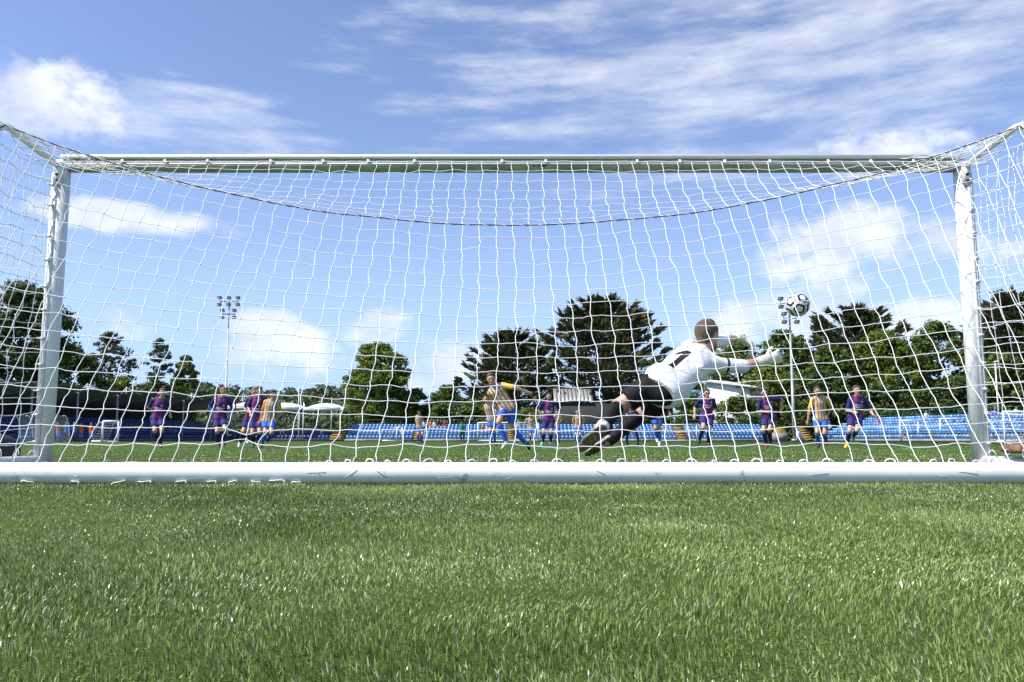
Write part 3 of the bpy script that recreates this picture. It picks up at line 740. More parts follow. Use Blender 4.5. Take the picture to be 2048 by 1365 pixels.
    if kit.get('cap'):
        Cf = Field(); Cf.cap(hc + hu * .05, hc + hu * .06, .102, .09, .02); Cf.cap(hc + hu * .05 + look * .07, hc + hu * .04 + look * .16, .055, .05, .02, hu, .2)
        child('cap', Cf, kit['cap'], [(hc + hu * .03, -hu)], h)
    # ---- shirt
    T = Field(); sf = kit.get('slack', .018)
    T.cap(pel - up * (kit.get('hem', .085) - .01), pel + (neck - pel) * .4, .135 * k_ + sf * 1.7, .130 * k_ + sf * 1.5, .03, front, .76); T.cap(pel + (neck - pel) * .4, chest, .130 * k_ + sf * 1.5, .158 * k_ + sf, .03, front, .70)
    T.cap(J['shA'], J['shB'], .068, .068, .04)
    T.cap(J['hipA'] + up * .02, J['hipB'] + up * .02, .118 * k_ + sf * .4, .118 * k_ + sf * .4, .04, front, .95)
    T.cap(neck - up * .05, neck + up * .02, .075, .062, .03)
    for sd in 'AB': T.cap(neck + up * .01, neck * .3 + J['sh' + sd] * .7 + up * .012, .055, .055, .03)
    slv = kit.get('sleeve', .78); clips = [(pel - up * kit.get('hem', .085), -up), (neck + up * .035, up * .9 + front * .25, neck, .13)]
    for sd in 'AB':
        a, b = J['sh' + sd], J['el' + sd]; e = a + (b - a) * slv
        T.cap(a, e, .062, .056, .035)
        T.cap(e, e + (b - a) * .0, .056, .056, .01)
    # wrinkles: a few raised ridges across the torso
    for q in range(9):
        u0 = .06 + .09 * q * (1 + .1 * RNG.random()); sg = RNG.choice((-1, 1)); cpt = pel + up * u0 * .55 * 1.0
        w0 = cpt + side * sg * .11 * RNG.random() + front * (.075 if q % 2 else -.075); T.cap(w0 - side * .06 - up * .02 * sg, w0 + side * .07 + up * .035 * sg, .022, .018, .02)
    r_ = child('shirt', T, kit['shirt'], clips)
    if r_:
        o, V, Q = r_; rel = V - pel
        tl = np.stack([rel @ side, rel @ up, rel @ front], 1)
        slc = np.zeros(len(V))
        for sd, q in (('A', -1), ('B', 1)):
            a, b = J['sh' + sd], J['el' + sd]; ab = b - a; tpar = (V - a) @ ab / (ab @ ab)
            dist = np.linalg.norm(V - (a + np.clip(tpar, 0, 1)[:, None] * ab), axis=1)
            out = (V - (a + b) / 2) @ nrm(side * q)
            dt = np.linalg.norm(V - (pel + np.clip((V - pel) @ up, 0, .45)[:, None] * up), axis=1)
            on = (tpar > .10) & (dist < .082) & (dt > .165)
            slc = np.where(on, np.maximum(slc, 1 + np.clip(tpar, 0, .99)), slc)
        a = o.data.attributes.new('tl', 'FLOAT_VECTOR', 'POINT'); a.data.foreach_set('vector', tl.astype(np.float32).ravel())
        a = o.data.attributes.new('sl', 'FLOAT', 'POINT'); a.data.foreach_set('value', slc.astype(np.float32))
    if long_sleeves:
        for sd in 'AB':
            A = Field(); A.cap(J['sh' + sd] * .35 + J['el' + sd] * .65, J['el' + sd], .052, .048, .02); A.cap(J['el' + sd], J['wr' + sd], .048, .036, .02)
            child('under_sleeve', A, long_sleeves, [(J['wr' + sd], J['wr' + sd] - J['el' + sd])])
    # ---- shorts or trousers
    Sf = Field(); Sf.cap(pel + up * .08, pel - up * .04, .132 * k_ + .012, .150 * k_ + .012, .03, front, .76)
    clips = [(pel + up * .05, up)]
    fr_s = kit.get('leg', .62) if not trousers else .99
    for sd in 'AB':
        hp, kn = J['hip' + sd], J['kn' + sd]; e = hp + (kn - hp) * fr_s
        Sf.cap(hp, e, .100 * k_, .098 * k_ if not trousers else .072, .03)
        if trousers: Sf.cap(kn, J['an' + sd], .068, .055, .02)
    if not trousers:
        f, lo = Sf.eval(h)
        f = Sf.clip(f, *clips[0])
        for sd in 'AB':   # cut each leg opening square, only near that leg
            hp, kn = J['hip' + sd], J['kn' + sd]; e = hp + (kn - hp) * (fr_s + .04); n_ = nrm(kn - hp); X, Y, Z = Sf.ax
            dd = (X[:, None, None] - e[0]) * n_[0] + (Y[None, :, None] - e[1]) * n_[1] + (Z[None, None, :] - e[2]) * n_[2]
            rr = np.sqrt((X[:, None, None] - e[0]) ** 2 + (Y[None, :, None] - e[1]) ** 2 + (Z[None, None, :] - e[2]) ** 2)
            f = np.where(rr < .15, np.maximum(f, dd), f)
        r_ = nets(f, lo, h)
        V, Q = r_; V = laplace(V, Q, 1); link('shorts', to_mesh('shorts', loc(V), Q, [kit['shorts']]), body)
    else: child('trousers', Sf, kit['shorts'], clips)
    # ---- socks and boots
    for sd in 'AB':
        kn, an, toe = J['kn' + sd], J['an' + sd], J['toe' + sd]; ax = nrm(an - kn)
        if not trousers:
            Kf = Field(); s0 = kn + (an - kn) * kit.get('sock0', .14); Kf.cap(s0, an, .060, .045, .02); bk = -front
            Kf.cap(kn + (an - kn) * .22 + bk * .018, kn + (an - kn) * .48 + bk * .014, .056, .047, .03)
            child('sock', Kf, kit['socks'], [(s0, -ax), (an + ax * .02, ax)])
            if kit.get('tape') and sd == 'A':
                Tf = Field(); Tf.cap(kn + (an - kn) * .74, an, .052, .050, .02); child('ankle_tape', Tf, kit['tape'], [(kn + (an - kn) * .76, -ax), (an + ax * .02, ax)])
        dr = nrm(toe - an); upf = nrm(-ax - dr * ((-ax) @ dr)); hl = an + ax * .035 - dr * .045; tp = an + ax * .045 + dr * .165; ball_ = an + ax * .043 + dr * .09
        wd = np.cross(dr, upf)
        Ff = Field(); Ff.cap(hl, ball_, .040, .046, .02); Ff.cap(ball_, tp, .046, .032, .02, upf, .72); Ff.cap(an, an + ax * .03, .048, .046, .02)
        sole = an + ax * .062
        sm = kit.get('sole', 'sole_dark')
        r_ = child('boot', Ff, kit['boots'], [(sole, -upf)], min(h, .010), 1, [kit['boots'], sm], lambda c: (((c - sole) @ upf) < .012).astype(int))
        if kit.get('studs') and r_:
            st = MB()
            for q, (a_, b_) in enumerate([(-.04, -.022), (-.04, .022), (-.005, -.024), (-.005, .024), (.07, -.030), (.07, .030), (.105, -.030), (.105, .030), (.14, -.02), (.14, .02), (.09, 0)]):
                p0 = sole + dr * a_ + wd * b_; o = link('stud', MB().tube([loc(p0 + upf * .004), loc(p0 - upf * .012)], [.0085, .006], 8).mesh('stud', 'boot_black'), r_[0])
    # ---- gloves
    if kit.get('gloves'):
        for sd in 'AB':
            w = J['wr' + sd]; dr = nrm(w - J['el' + sd]) if not (hands and sd in hands) else nrm(hands[sd])
            fa = nrm(w - J['el' + sd])
            pn = nrm(kit['palm'][sd] - dr * (np.array(kit['palm'][sd]) @ dr)); sdv = np.cross(dr, pn)
            Gf = Field(); Gf.cap(w - fa * .045, w + fa * .01, .043, .042, .012); Gf.cap(w, w + dr * .085, .040, .052, .02, pn, .62)
            for q, fl in zip((-1.5, -.5, .5, 1.5), (.072, .090, .086, .066)):
                b0 = w + dr * .10 + sdv * q * .0265; cu = kit.get('curl', .5)
                m1 = b0 + nrm(dr + pn * cu * .6 + sdv * q * .05) * fl * .55; m2 = m1 + nrm(dr * .8 + pn * cu * 1.4) * fl * .40; m3 = m2 + nrm(dr * .4 + pn * cu * 2) * fl * .3
                Gf.cap(b0, m1, .0155, .015, .007); Gf.cap(m1, m2, .015, .014, .006); Gf.cap(m2, m3, .014, .012, .006)
            b0 = w + dr * .035 + sdv * .042; m1 = b0 + nrm(dr * .8 + sdv * .8 + pn * .4) * .05; Gf.cap(b0, m1, .018, .016, .01); Gf.cap(m1, m1 + nrm(dr + pn * .5 + sdv * .2) * .035, .016, .013, .008)
            child('glove', Gf, kit['gloves'], [], .006)
    return body

AMB = dict(shirt='shirt_stripe', shorts='short_blue', socks='sock_blue', boots='boot_black')
NAV = dict(shirt='shirt_navy', shorts='short_navy', socks='sock_navy', boots='boot_black')
def kit(base, **k): d = dict(base); d.update(k); return d

# ---- goalkeeper
def keeper():
    D = 6.75
    px = dict(head=(1415, 673, .20), neck=(1401, 708, .13), shA=(1380, 694, .27), shB=(1424, 729, .02), elA=(1446, 682, .42), wrA=(1481, 675, .56),
              elB=(1486, 733, .06), wrB=(1530, 721, .08), hipA=(1318, 760, -.17), hipB=(1346, 784, -.14), knA=(1236, 813, -.20), anA=(1199, 862, -.48),
              toeA=(1158, 898, -.46), knB=(1283, 830, .08), anB=(1219, 882, -.02), toeB=(1172, 908, -.05))
    J = {k: P(v[0], v[1], D + v[2]) for k, v in px.items()}
    k = dict(shirt='shirt_keeper', shorts='short_black', socks='sock_black', boots='boot_silver', sole='sole_keeper', tape='tape_white', studs=True, gloves='glove_cream',
             palm=dict(A=np.array([.25, .25, -1.0]), B=np.array([.1, 1, .25])), curl=.75, sleeve=1.0, slack=.028, hem=.12, leg=.74, sock0=.05)
    return person('person', J, k, 'goalkeeper in white number 1 shirt and black shorts diving sideways with cream gloves', 'goalkeeper', h=.0085, look=(.75, .62, .02), facing=-1, hair='hair_short',
                  ground=False, beard=True, hands=dict(A=np.array([.72, .1, -.50]), B=np.array([1, .15, .25])), headup=(.02, .05, 1), hs=1.02)
keeper()

def pl(org, s, d, base, label, look, J, sign=None, dz=None, hair='hair_brown', **kw):
    kws = {k: kw.pop(k) for k in list(kw) if k in ('boots', 'socks', 'curly', 'cap', 'shorts', 'sleeve')}
    names = ('head', 'neck', 'shA', 'shB', 'elA', 'wrA', 'elB', 'wrB', 'hipA', 'hipB', 'knA', 'anA', 'toeA', 'knB', 'anB', 'toeB')
    return person('person', pose(org, s, d, dict(zip(names, J)), dz, sign), kit(base, **kws), label, look=look, hair=hair, **kw)

pl((960, 740), 7.58, 17.6, AMB, 'kicker in amber and blue stripes leaning over after striking the ball', (-.05, -1, .05),
   [(172, 165), (212, 262), (160, 365), (360, 255), (205, 520), (340, 490), (530, 282), (700, 350), (370, 585), (470, 600), (282, 810), (395, 1105), (310, 1190), (500, 930), (705, 1135), (740, 1215)],
   sign=dict(knA=-1, anA=1, knB=1, anB=1, toeB=1, elB=-1, wrB=1), boots='boot_grey', h=.011, hair='hair_brown')
pl((280, 765), 9.75, 24, NAV, 'navy and crimson player jogging with head bowed beside the shaded seats', (.35, -1, -.45),
   [(440, 205), (415, 315), (265, 350), (515, 350), (165, 490), (340, 560), (575, 460), (590, 610), (275, 720), (415, 725), (290, 940), (330, 1150), (345, 1215), (425, 930), (400, 1180), (425, 1250)],
   sign=dict(knA=-1, anA=1), boots='boot_red')
pl((400, 765), 9.75, 24, NAV, 'navy and crimson player with bright blue undersleeves running below the left floodlight', (.8, -.7, .05),
   [(460, 185), (445, 285), (300, 330), (560, 335), (195, 470), (280, 615), (620, 480), (570, 620), (325, 720), (455, 725), (335, 950), (350, 1165), (375, 1245), (490, 900), (460, 1145), (490, 1220)],
   hair='hair_ginger', long_sleeves='sleeve_blue', skin='skin_b')
pl((470, 765), 9.75, 24.6, NAV, 'navy and crimson player mostly hidden behind a team-mate, stepping off', (.6, -1, 0),
   [(378, 195), (370, 295), (265, 330), (420, 340), (195, 470), (230, 600), (470, 480), (450, 600), (220, 750), (320, 755), (160, 950), (105, 1150), (75, 1235), (285, 960), (265, 1120), (235, 1190)],
   hair='hair_ginger', boots='boot_white', skin='skin_b')
pl((470, 765), 9.75, 23.6, NAV, 'navy and crimson player with cropped dark hair standing right against an amber player', (.75, -.8, 0),
   [(470, 180), (455, 285), (335, 335), (565, 345), (265, 495), (300, 615), (600, 490), (560, 640), (350, 750), (475, 755), (340, 990), (350, 1195), (350, 1260), (480, 980), (445, 1140), (440, 1200)],
   hair='hair_dark')
pl((470, 765), 9.75, 22.8, AMB, 'curly-haired amber striped player running beside two navy opponents', (.55, -1, 0),
   [(745, 260), (725, 365), (605, 400), (845, 415), (545, 570), (490, 760), (885, 590), (785, 790), (590, 770), (715, 780), (590, 990), (530, 1190), (510, 1270), (715, 990), (650, 1110), (640, 1180)],
   hair='hair_brown', curly=True, sign=dict(toeB=1))
pl((960, 740), 7.58, 30, AMB, 'amber striped player half hidden behind the kicker with hands on hips', (-.2, -1, 0),
   [(92, 475), (115, 545), (85, 580), (215, 575), (85, 660), (130, 740), (275, 645), (205, 735), (150, 790), (218, 790), (158, 950), (172, 1120), (150, 1170), (215, 950), (225, 1120), (242, 1170)])
pl((960, 740), 7.58, 48, AMB, 'distant amber striped player between the kicker and a crimson-fronted navy player', (0, -1, 0),
   [(760, 698), (760, 748), (712, 768), (815, 768), (682, 830), (728, 872), (858, 790), (850, 750), (768, 905), (812, 905), (765, 1005), (765, 1085), (760, 1115), (818, 1005), (825, 1090), (832, 1122)], h=.016)
pl((1060, 780), 11.375, 27.6, NAV, 'bearded navy and crimson player with hands on hips and turquoise boots', (0, -1, -.15),
   [(430, 200), (440, 305), (300, 345), (595, 350), (205, 500), (290, 650), (690, 520), (590, 655), (345, 750), (500, 755), (312, 1010), (300, 1220), (240, 1300), (480, 1010), (470, 1225), (465, 1310)],
   boots='boot_turq', beard=True, hair='hair_dark', socks='sock_navy')
pl((1060, 780), 11.375, 45, AMB, 'amber striped player peeping out behind the bearded navy player', (0, -1, 0),
   [(612, 560), (612, 625), (555, 650), (680, 650), (545, 740), (590, 790), (735, 720), (650, 790), (580, 860), (640, 860), (580, 1010), (565, 1190), (555, 1255), (635, 1010), (655, 1170), (670, 1230)], h=.016)
pl((1060, 780), 11.375, 45, AMB, 'amber striped player standing square, hands on hips, left of the diving goalkeeper boots', (0, -1, 0),
   [(1080, 530), (1085, 605), (1010, 635), (1180, 635), (975, 740), (1010, 840), (1240, 730), (1180, 830), (1050, 880), (1135, 880), (1040, 1040), (1045, 1200), (1045, 1235), (1140, 1040), (1150, 1195), (1152, 1230)], h=.016, skin='skin_b')
pl((1240, 800), 13.65, 30, NAV, 'navy player hidden behind the goalkeeper with only bent legs showing', (0, -1, 0),
   [(330, 130), (320, 225), (220, 275), (430, 275), (180, 400), (230, 480), (470, 400), (440, 520), (270, 600), (380, 600), (220, 850), (190, 1130), (230, 1270), (410, 800), (490, 1120), (480, 1260)])
pl((1240, 800), 13.65, 28, kit(AMB, boots='boot_white'), 'amber player in white boots hidden behind the goalkeeper shorts, legs showing', (0, -1, 0),
   [(1040, -10), (1040, 90), (905, 140), (1175, 140), (850, 330), (910, 560), (1290, 260), (1345, 380), (950, 500), (1100, 500), (970, 820), (1010, 1080), (1010, 1180), (1072, 840), (1080, 1170), (1070, 1290)])
pl((1375, 765), 9.75, 23.2, NAV, 'navy and crimson captain with white armband running before the white building', (0, -1, -.05),
   [(375, 220), (388, 318), (245, 355), (495, 350), (145, 490), (140, 640), (550, 510), (390, 550), (305, 680), (445, 685), (310, 880), (235, 1110), (215, 1220), (420, 940), (410, 1170), (420, 1255)],
   sign=dict(anA=1, toeA=1, knA=-1, knB=-1), hair='hair_dark')
pl((1500, 765), 9.75, 23.2, NAV, 'navy and crimson player running at the right floodlight pole with one arm swung out', (-.05, -1, -.1),
   [(275, 215), (315, 315), (205, 360), (440, 325), (155, 580), (310, 575), (610, 340), (615, 560), (300, 695), (445, 690), (262, 945), (318, 1190), (320, 1260), (380, 930), (400, 1125), (405, 1195)],
   hair='hair_dark', boots='boot_red', sign=dict(anB=1, toeB=1))
pl((1600, 760), 9.41, 22.8, AMB, 'bearded amber striped player walking right of the right floodlight pole', (-.05, -1, 0),
   [(325, 205), (350, 310), (235, 355), (490, 345), (175, 560), (150, 750), (600, 500), (515, 655), (315, 735), (455, 735), (322, 970), (345, 1180), (345, 1245), (460, 985), (490, 1130), (492, 1215)],
   beard=True, hair='hair_brown')
pl((1670, 760), 9.1, 21.6, NAV, 'navy and crimson player sprinting in bright yellow boots', (-.1, -1, -.05),
   [(395, 195), (408, 305), (280, 360), (530, 360), (220, 555), (325, 580), (640, 550), (700, 640), (300, 690), (440, 690), (265, 930), (222, 1160), (185, 1225), (400, 915), (340, 1020), (345, 1100)],
   boots='boot_yellow', hair='hair_brown', skin='skin_b', sign=dict(anB=1, toeB=1), hands=dict(B=np.array([.9, -.1, -.5])))
pl((815, 810), 15.75, 44, AMB, 'amber striped player standing side-on by the yellow steps', (.8, -.5, 0),
   [(362, 300), (350, 370), (290, 400), (420, 410), (268, 560), (330, 695), (455, 540), (430, 660), (330, 740), (430, 745), (330, 950), (322, 1170), (350, 1240), (470, 950), (450, 1170), (470, 1235)], h=.016, hair='hair_dark')
pl((815, 810), 15.75, 74, dict(shirt='top_green', shorts='trouser_dark', socks='sock_black', boots='boot_black', cap='cap_red', sleeve=.98), 'steward in green top, dark trousers and red cap before the blue seats', (0, -1, 0),
   [(1705, 632), (1702, 685), (1650, 705), (1765, 705), (1640, 810), (1650, 910), (1800, 810), (1785, 910), (1685, 900), (1755, 900), (1690, 1050), (1695, 1180), (1692, 1215), (1768, 1040), (1775, 1175), (1775, 1210)], cat='steward', h=.022, trousers=True, detail=False)
pl((1940, 800), 11.37, 60, dict(shirt='top_black', shorts='short_black', socks='sock_yellow', boots='boot_black'), 'player in black shirt and yellow socks seen through the side net by the bright post', (.2, -1, 0),
   [(290, 415), (300, 462), (245, 485), (385, 485), (232, 590), (245, 680), (415, 560), (392, 655), (275, 695), (345, 695), (290, 795), (308, 885), (300, 925), (375, 790), (385, 870), (390, 900)], h=.02, detail=False)
# substitutes in front of the covered stand
def stand_fig(px, top, bot, k, label, d=None, **kw):
    hpx = bot - top; d = d or 1.76 * F / hpx; s_ = hpx / 100.0
    T_ = [(0, 7), (0, 16), (-11, 20), (11, 20), (-14, 34), (4, 36), (14, 34), (-4, 38), (-5, 49), (5, 49), (-6, 72), (-6, 93), (-7, 98), (6, 72), (6, 93), (8, 98)]
    return pl((px, top), 1.0 / s_, d, k, label, kw.pop('look', (.2, -1, 0)), T_, h=.022, detail=False, **kw)
BIB = dict(shirt='bib_orange', shorts='short_blue', socks='sock_blue', boots='boot_black')
BLU = dict(shirt='top_blue', shorts='trouser_dark', socks='sock_black', boots='boot_black', sleeve=.98)
stand_fig(117, 843, 882, BIB, 'substitute in orange bib right beside the shaded goal post', cat='substitute', group='substitutes before the covered stand')
stand_fig(133, 840, 881, BLU, 'man in blue jacket with dark hair between orange bibs', cat='coach', trousers=True, long_sleeves='top_blue', hair='hair_dark')
stand_fig(149, 843, 882, BLU, 'man in blue jacket with grey hair between orange bibs', cat='coach', trousers=True, long_sleeves='top_blue', hair='hair_grey')
stand_fig(162, 845, 882, BIB, 'substitute in orange bib next to the grey-haired man in blue', cat='substitute', group='substitutes before the covered stand', hair='hair_ginger')
stand_fig(183, 843, 882, BIB, 'substitute in orange bib and blue socks next to the small white goal', cat='substitute', group='substitutes before the covered stand')
stand_fig(75, 840, 881, BLU, 'man in blue jacket standing at the mouth of the clear dugout', cat='coach', trousers=True, long_sleeves='top_blue')

# ------------------------------------------------------------------ stands
seat_mb = MB().box((0, 0, 0.0), (.43, .40, .05)).box((0, .19, .20), (.43, .05, .36)).box((0, -.2, -.04), (.43, .04, .08))
SEAT = seat_mb.mesh('seat', 'seat_blue')
SEATV = np.vstack(seat_mb.v); SEATF = np.vstack(seat_mb.f[4])
def frame_of(a, b):
    """unit vectors along a stand front and back away from the pitch"""
    a, b = np.array(a, float), np.array(b, float); L = np.linalg.norm(b - a); u = (b - a) / L; w = np.array([-u[1], u[0]])
    return a, u, w, L
ROWZ = [.36, .98, 1.30, 1.62, 1.94]; ROWY = [.5, 1.7, 2.45, 3.2, 3.95]
def stand_block(a, b, label, rows=5, single=True, name='seating_stand', rail=True, missing=0.0, concrete='concrete', seatmat=None):
    a, u, w, L = frame_of(a, b); U = np.array([*u, 0]); Wv = np.array([*w, 0]); A = np.array([*a, 0])
    root = empty(name, A, label, 'stand')
    zs = ROWZ[:1] + [.98 + .32 * k for k in range(rows - 1)]; ys = ROWY[:1] + [1.7 + .75 * k for k in range(rows - 1)]
    tb = MB()
    for k in range(rows):
        y0 = ys[k] - .42; y1 = ys[k] + .40 if k < rows - 1 else ys[k] + .9
        z = zs[k] - .30
        c = A + U * L / 2 + Wv * (y0 + y1) / 2; tb.box((c[0], c[1], z / 2), (L, y1 - y0 - .003, z), np.array([U, Wv, [0, 0, 1]]))
    part('terrace', tb, concrete, root)
    part('kerb_wall', MB().box(A + U * L / 2 + Wv * (-.12) + np.array([0, 0, .13]), (L, .2, .26), np.array([U, Wv, [0, 0, 1]])), concrete, root)
    n = int(L / .5); ang = math.atan2(u[1], u[0]); bulk = MB()
    for k in range(rows):
        for i in range(n):
            if RNG.random() < missing: continue
            x = (i + .5) * L / n; p = U * x + Wv * ys[k] + np.array([0, 0, zs[k]])
            if single:
                o = link('seat', SEAT, root, p); o.rotation_euler = (0, 0, ang)
            else: bulk.add(SEATV @ np.array([U, Wv, [0, 0, 1.0]]) + p + A, [SEATF])
    if not single: part('seats', bulk, seatmat or 'seat_blue', root, kind='stuff')
    if rail:
        rl = MB(); zt = zs[-1] + 1.0; yb = ys[-1] + .7
        for z in (zt, zt - .45): rl.tube([A + Wv * yb + np.array([0, 0, z]), A + U * L + Wv * yb + np.array([0, 0, z])], .03, 5)
        m = max(2, int(L / 2.2))
        for i in range(m + 1): q = A + U * L * i / m + Wv * yb; rl.tube([q + np.array([0, 0, zs[-1] - .4]), q + np.array([0, 0, zt])], .03, 5)
        part('handrail', rl, 'rail_green', root)
        fr = MB(); yb = ys[0] + .75
        for z in (.62, .92): fr.tube([A + Wv * yb + np.array([0, 0, z]), A + U * L + Wv * yb + np.array([0, 0, z])], .035, 5)
        for i in range(m + 1): q = A + U * L * i / m + Wv * yb; fr.tube([q, q + np.array([0, 0, .92])], .03, 5)
        fr.tube([A + Wv * -.05 + np.array([0, 0, .36]), A + U * L + Wv * -.05 + np.array([0, 0, .36])], .03, 5)
        part('front_rail', fr, 'rail_green', root)
    return root
YS = 112.0
def X_at(px, Y=YS): return (px - CX) / F * Y
blocks = [(692, 826, 'blue seat block between the shaded seats and the first yellow steps'), (845, 1014, 'blue seat block with spectators along its back row'),
          (1030, 1207, 'blue seat block behind the amber players with hands on hips'), (1232, 1353, 'blue seat block behind the goalkeeper legs'), (1377, 1536, 'blue seat block before the white building')]
for x0, x1, lb in blocks: stand_block((X_at(x0), YS), (X_at(x1), YS), lb)
stand_block((X_at(1626, 108), 108), (48.5, 71), 'long curving run of blue seats on the sunny right side', rows=7, single=False, missing=.02)
stand_block((48.7, 70), (50.5, 52), 'blue seats at the near end of the sunny right side', rows=7, single=False)
# yellow steps
def steps(px0, px1, label, Y=YS, rows=6):
    x0, x1 = X_at(px0, Y), X_at(px1, Y); root = empty('yellow_steps', ((x0 + x1) / 2, Y, 0), label, 'steps')
    for k in range(rows):
        z = .31 * (k + 1); part('step', MB().box(((x0 + x1) / 2, Y + .3 + .6 * k, z - .08), (x1 - x0 - .3, .62, .15)), 'step_yellow', root); part('riser', MB().box(((x0 + x1) / 2, Y + .36 + .6 * k, (z - .16) / 2), (x1 - x0 - .36, .5, z - .17)), 'concrete_dark', root)
for x0, x1, lb in [(826, 845, 'yellow steps beside the side-on amber player'), (1014, 1030, 'yellow steps behind the kicker'), (1353, 1377, 'yellow steps inside the far goal mouth right of the goalkeeper'), (1608, 1626, 'yellow steps beside the bearded walking player'),
                   (660, 690, 'yellow steps in shade beside the dark seats')]: steps(x0, x1, lb)
# concrete plinth with yellow top next to the pole
x0, x1 = X_at(1546, 108), X_at(1572, 108)
r = empty('stair_plinth', ((x0 + x1) / 2, 108, 0), 'concrete plinth topped with yellow treads beside the right floodlight pole', 'plinth')
part('base', MB().box(((x0 + x1) / 2, 108.9, .55), (x1 - x0, 1.8, 1.1)), 'concrete', r)
for k in range(3): part('tread', MB().box(((x0 + x1) / 2 - .05 + .16 * k, 108.35 + .55 * k, 1.18 + .17 * k), (x1 - x0 - .2, .53, .16)), 'step_yellow', r)
o = part('cabinet', MB().box((X_at(1591, 106), 106, .75), (.55, .5, 1.5)).box((X_at(1591, 106), 105.98, 1.53), (.62, .58, .06)).box((X_at(1591, 106) + .12, 105.74, .8), (.04, .02, .2)), 'wall_white', None)
tag(o, 'small pale utility cabinet at the foot of the right floodlight pole', 'cabinet')

# ---- covered stand on the shaded side
A2, B2 = (-37.3, 112.0), (-47.5, 66.0)     # far end -> near end, back faces away from the pitch
def rot_block(a, b): return frame_of(b, a)
cs = stand_block(B2, A2, 'covered stand of blue seats coloured for shade under a beige canopy roof', rows=6, single=False, name='covered_stand', rail=False, concrete='concrete_dark', seatmat='seat_blue_shade')  # seats and terrace darkened in colour to deepen the roof's shade
a, u, w, L = frame_of(B2, A2); U = np.array([*u, 0]); Wv = np.array([*w, 0]); A = np.array([*a, 0])
FR = np.array([U, Wv, [0, 0, 1]])
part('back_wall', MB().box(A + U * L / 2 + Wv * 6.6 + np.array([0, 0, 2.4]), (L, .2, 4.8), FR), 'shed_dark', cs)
nb_ = 8
for k in range(nb_):
    s0, s1 = L * k / nb_ + .15, L * (k + 1) / nb_ - .15; mb = MB(); n = 9; m = 6; gv = []
    for i in range(n):
        for j in range(m):
            fx = i / (n - 1); fy = j / (m - 1)
            z = 5.0 - 1.0 * fy + .55 * math.sin(math.pi * fx) * (1 - .4 * fy) * .5 + .25 * (1 - fy) ** 2
            gv.append(A + U * (s0 + (s1 - s0) * fx) + Wv * (-1.2 + 8.2 * fy) + np.array([0, 0, z]))
    gv = np.array(gv); q = np.array([[i * m + j, (i + 1) * m + j, (i + 1) * m + j + 1, i * m + j + 1] for i in range(n - 1) for j in range(m - 1)])
    low = gv - np.array([0, 0, .08]); mb.add(gv, [q]); mb.add(low, [q[:, ::-1]])
    part('canopy', mb, 'canopy_beige', cs, True)
for k in range(nb_ + 1):
    q = A + U * min(L - .1, max(.1, L * k / nb_)) + Wv * .0
    part('roof_post', MB().tube([q + np.array([0, 0, 0]), q + np.array([0, 0, 4.95])], .11, 8), 'steel_grey', cs)
    f0 = q + Wv * -1.0 + np.array([0, 0, 5.0])
    part('canopy_strut', MB().tube([f0, f0 + np.array([0, 0, .75]), f0 + U * 2.4 + np.array([0, 0, .1])], .07, 5).tube([f0 + np.array([0, 0, .7]), f0 - U * .9], .06, 5), 'wall_white', cs)
# shaded corner: low seat rows, wall, fence and white tent canopies
cx0, cx1 = -39.0, X_at(664)
cn = stand_block((cx0, 112.6), (cx1, 112.6), 'two low rows of dark seats before a grey wall and railings', rows=2, single=False, name='corner_stand', rail=False, concrete='concrete_dark', seatmat='seat_blue_shade')  # blue seats and concrete, shade put into their darker colours
part('wall', MB().box(((cx0 + cx1) / 2, 115.6, .75), (cx1 - cx0, .25, 1.5)), 'concrete', cn)
fn = MB()
for x in np.arange(cx0 - 2, cx1 + 4, .18): fn.box((x, 117.4, 1.75), (.035, .035, 2.5))
fn.box(((cx0 + cx1) / 2 + 1, 117.4, 2.85), (cx1 - cx0 + 6, .05, .06)).box(((cx0 + cx1) / 2 + 1, 117.4, 1.1), (cx1 - cx0 + 6, .05, .06))
o = part('railing_fence', fn, 'fence_black', None); tag(o, 'black vertical bar railing fence behind the low shaded seats', 'fence')
def tent(px0, px1, top, edge, Y, label):
    x0, x1 = X_at(px0, Y), X_at(px1, Y); zt = PY(px0, top, Y)[2]; ze = PY(px0, edge, Y)[2]; D_ = 6.0
    root = empty('tent_canopy', ((x0 + x1) / 2, Y, 0), label, 'canopy', 'white tensile canopies'); n = 13; gv = []
    for i in range(n):
        for j in range(n):
            fx = i / (n - 1) * 2 - 1; fy = j / (n - 1) * 2 - 1
            z = ze + (zt - ze) * max(0, 1 - fx * fx) * max(0, 1 - fy * fy) ** .6 - .5 * (abs(fx * fy)) ** 2 - .35 * (1 - abs(fy)) * 0
            gv.append([(x0 + x1) / 2 + fx * (x1 - x0) / 2, Y + fy * D_ / 2, z])
    gv = np.array(gv); q = np.array([[i * n + j, (i + 1) * n + j, (i + 1) * n + j + 1, i * n + j + 1] for i in range(n - 1) for j in range(n - 1)])
    part('canopy', MB().add(gv, [q]).add(gv - np.array([0, 0, .06]), [q[:, ::-1]]), 'canopy_white', root, True)
    part('skirt', MB().box(((x0 + x1) / 2, Y - D_ / 2 + .03, ze - .30), ((x1 - x0) * .96, .04, .5)), 'canopy_white', root)
    for sx in (x0 + .1, x1 - .1):
        for sy in (-1, 1): part('pole', MB().tube([(sx, Y + sy * D_ / 2 * .95, 0), (sx, Y + sy * D_ / 2 * .95, ze - .35)], .07, 6), 'wall_white', root)
tent(617, 692, 807, 816, 115.5, 'white domed canopy at the end next to the big leafy tree')
tent(536, 612, 806, 815, 115.5, 'white domed canopy behind the curly-haired player')
tent(452, 532, 805, 814, 115.5, 'white domed canopy between the running navy players')
tent(366, 448, 803, 812, 115.5, 'white domed canopy next to the covered stand roof')
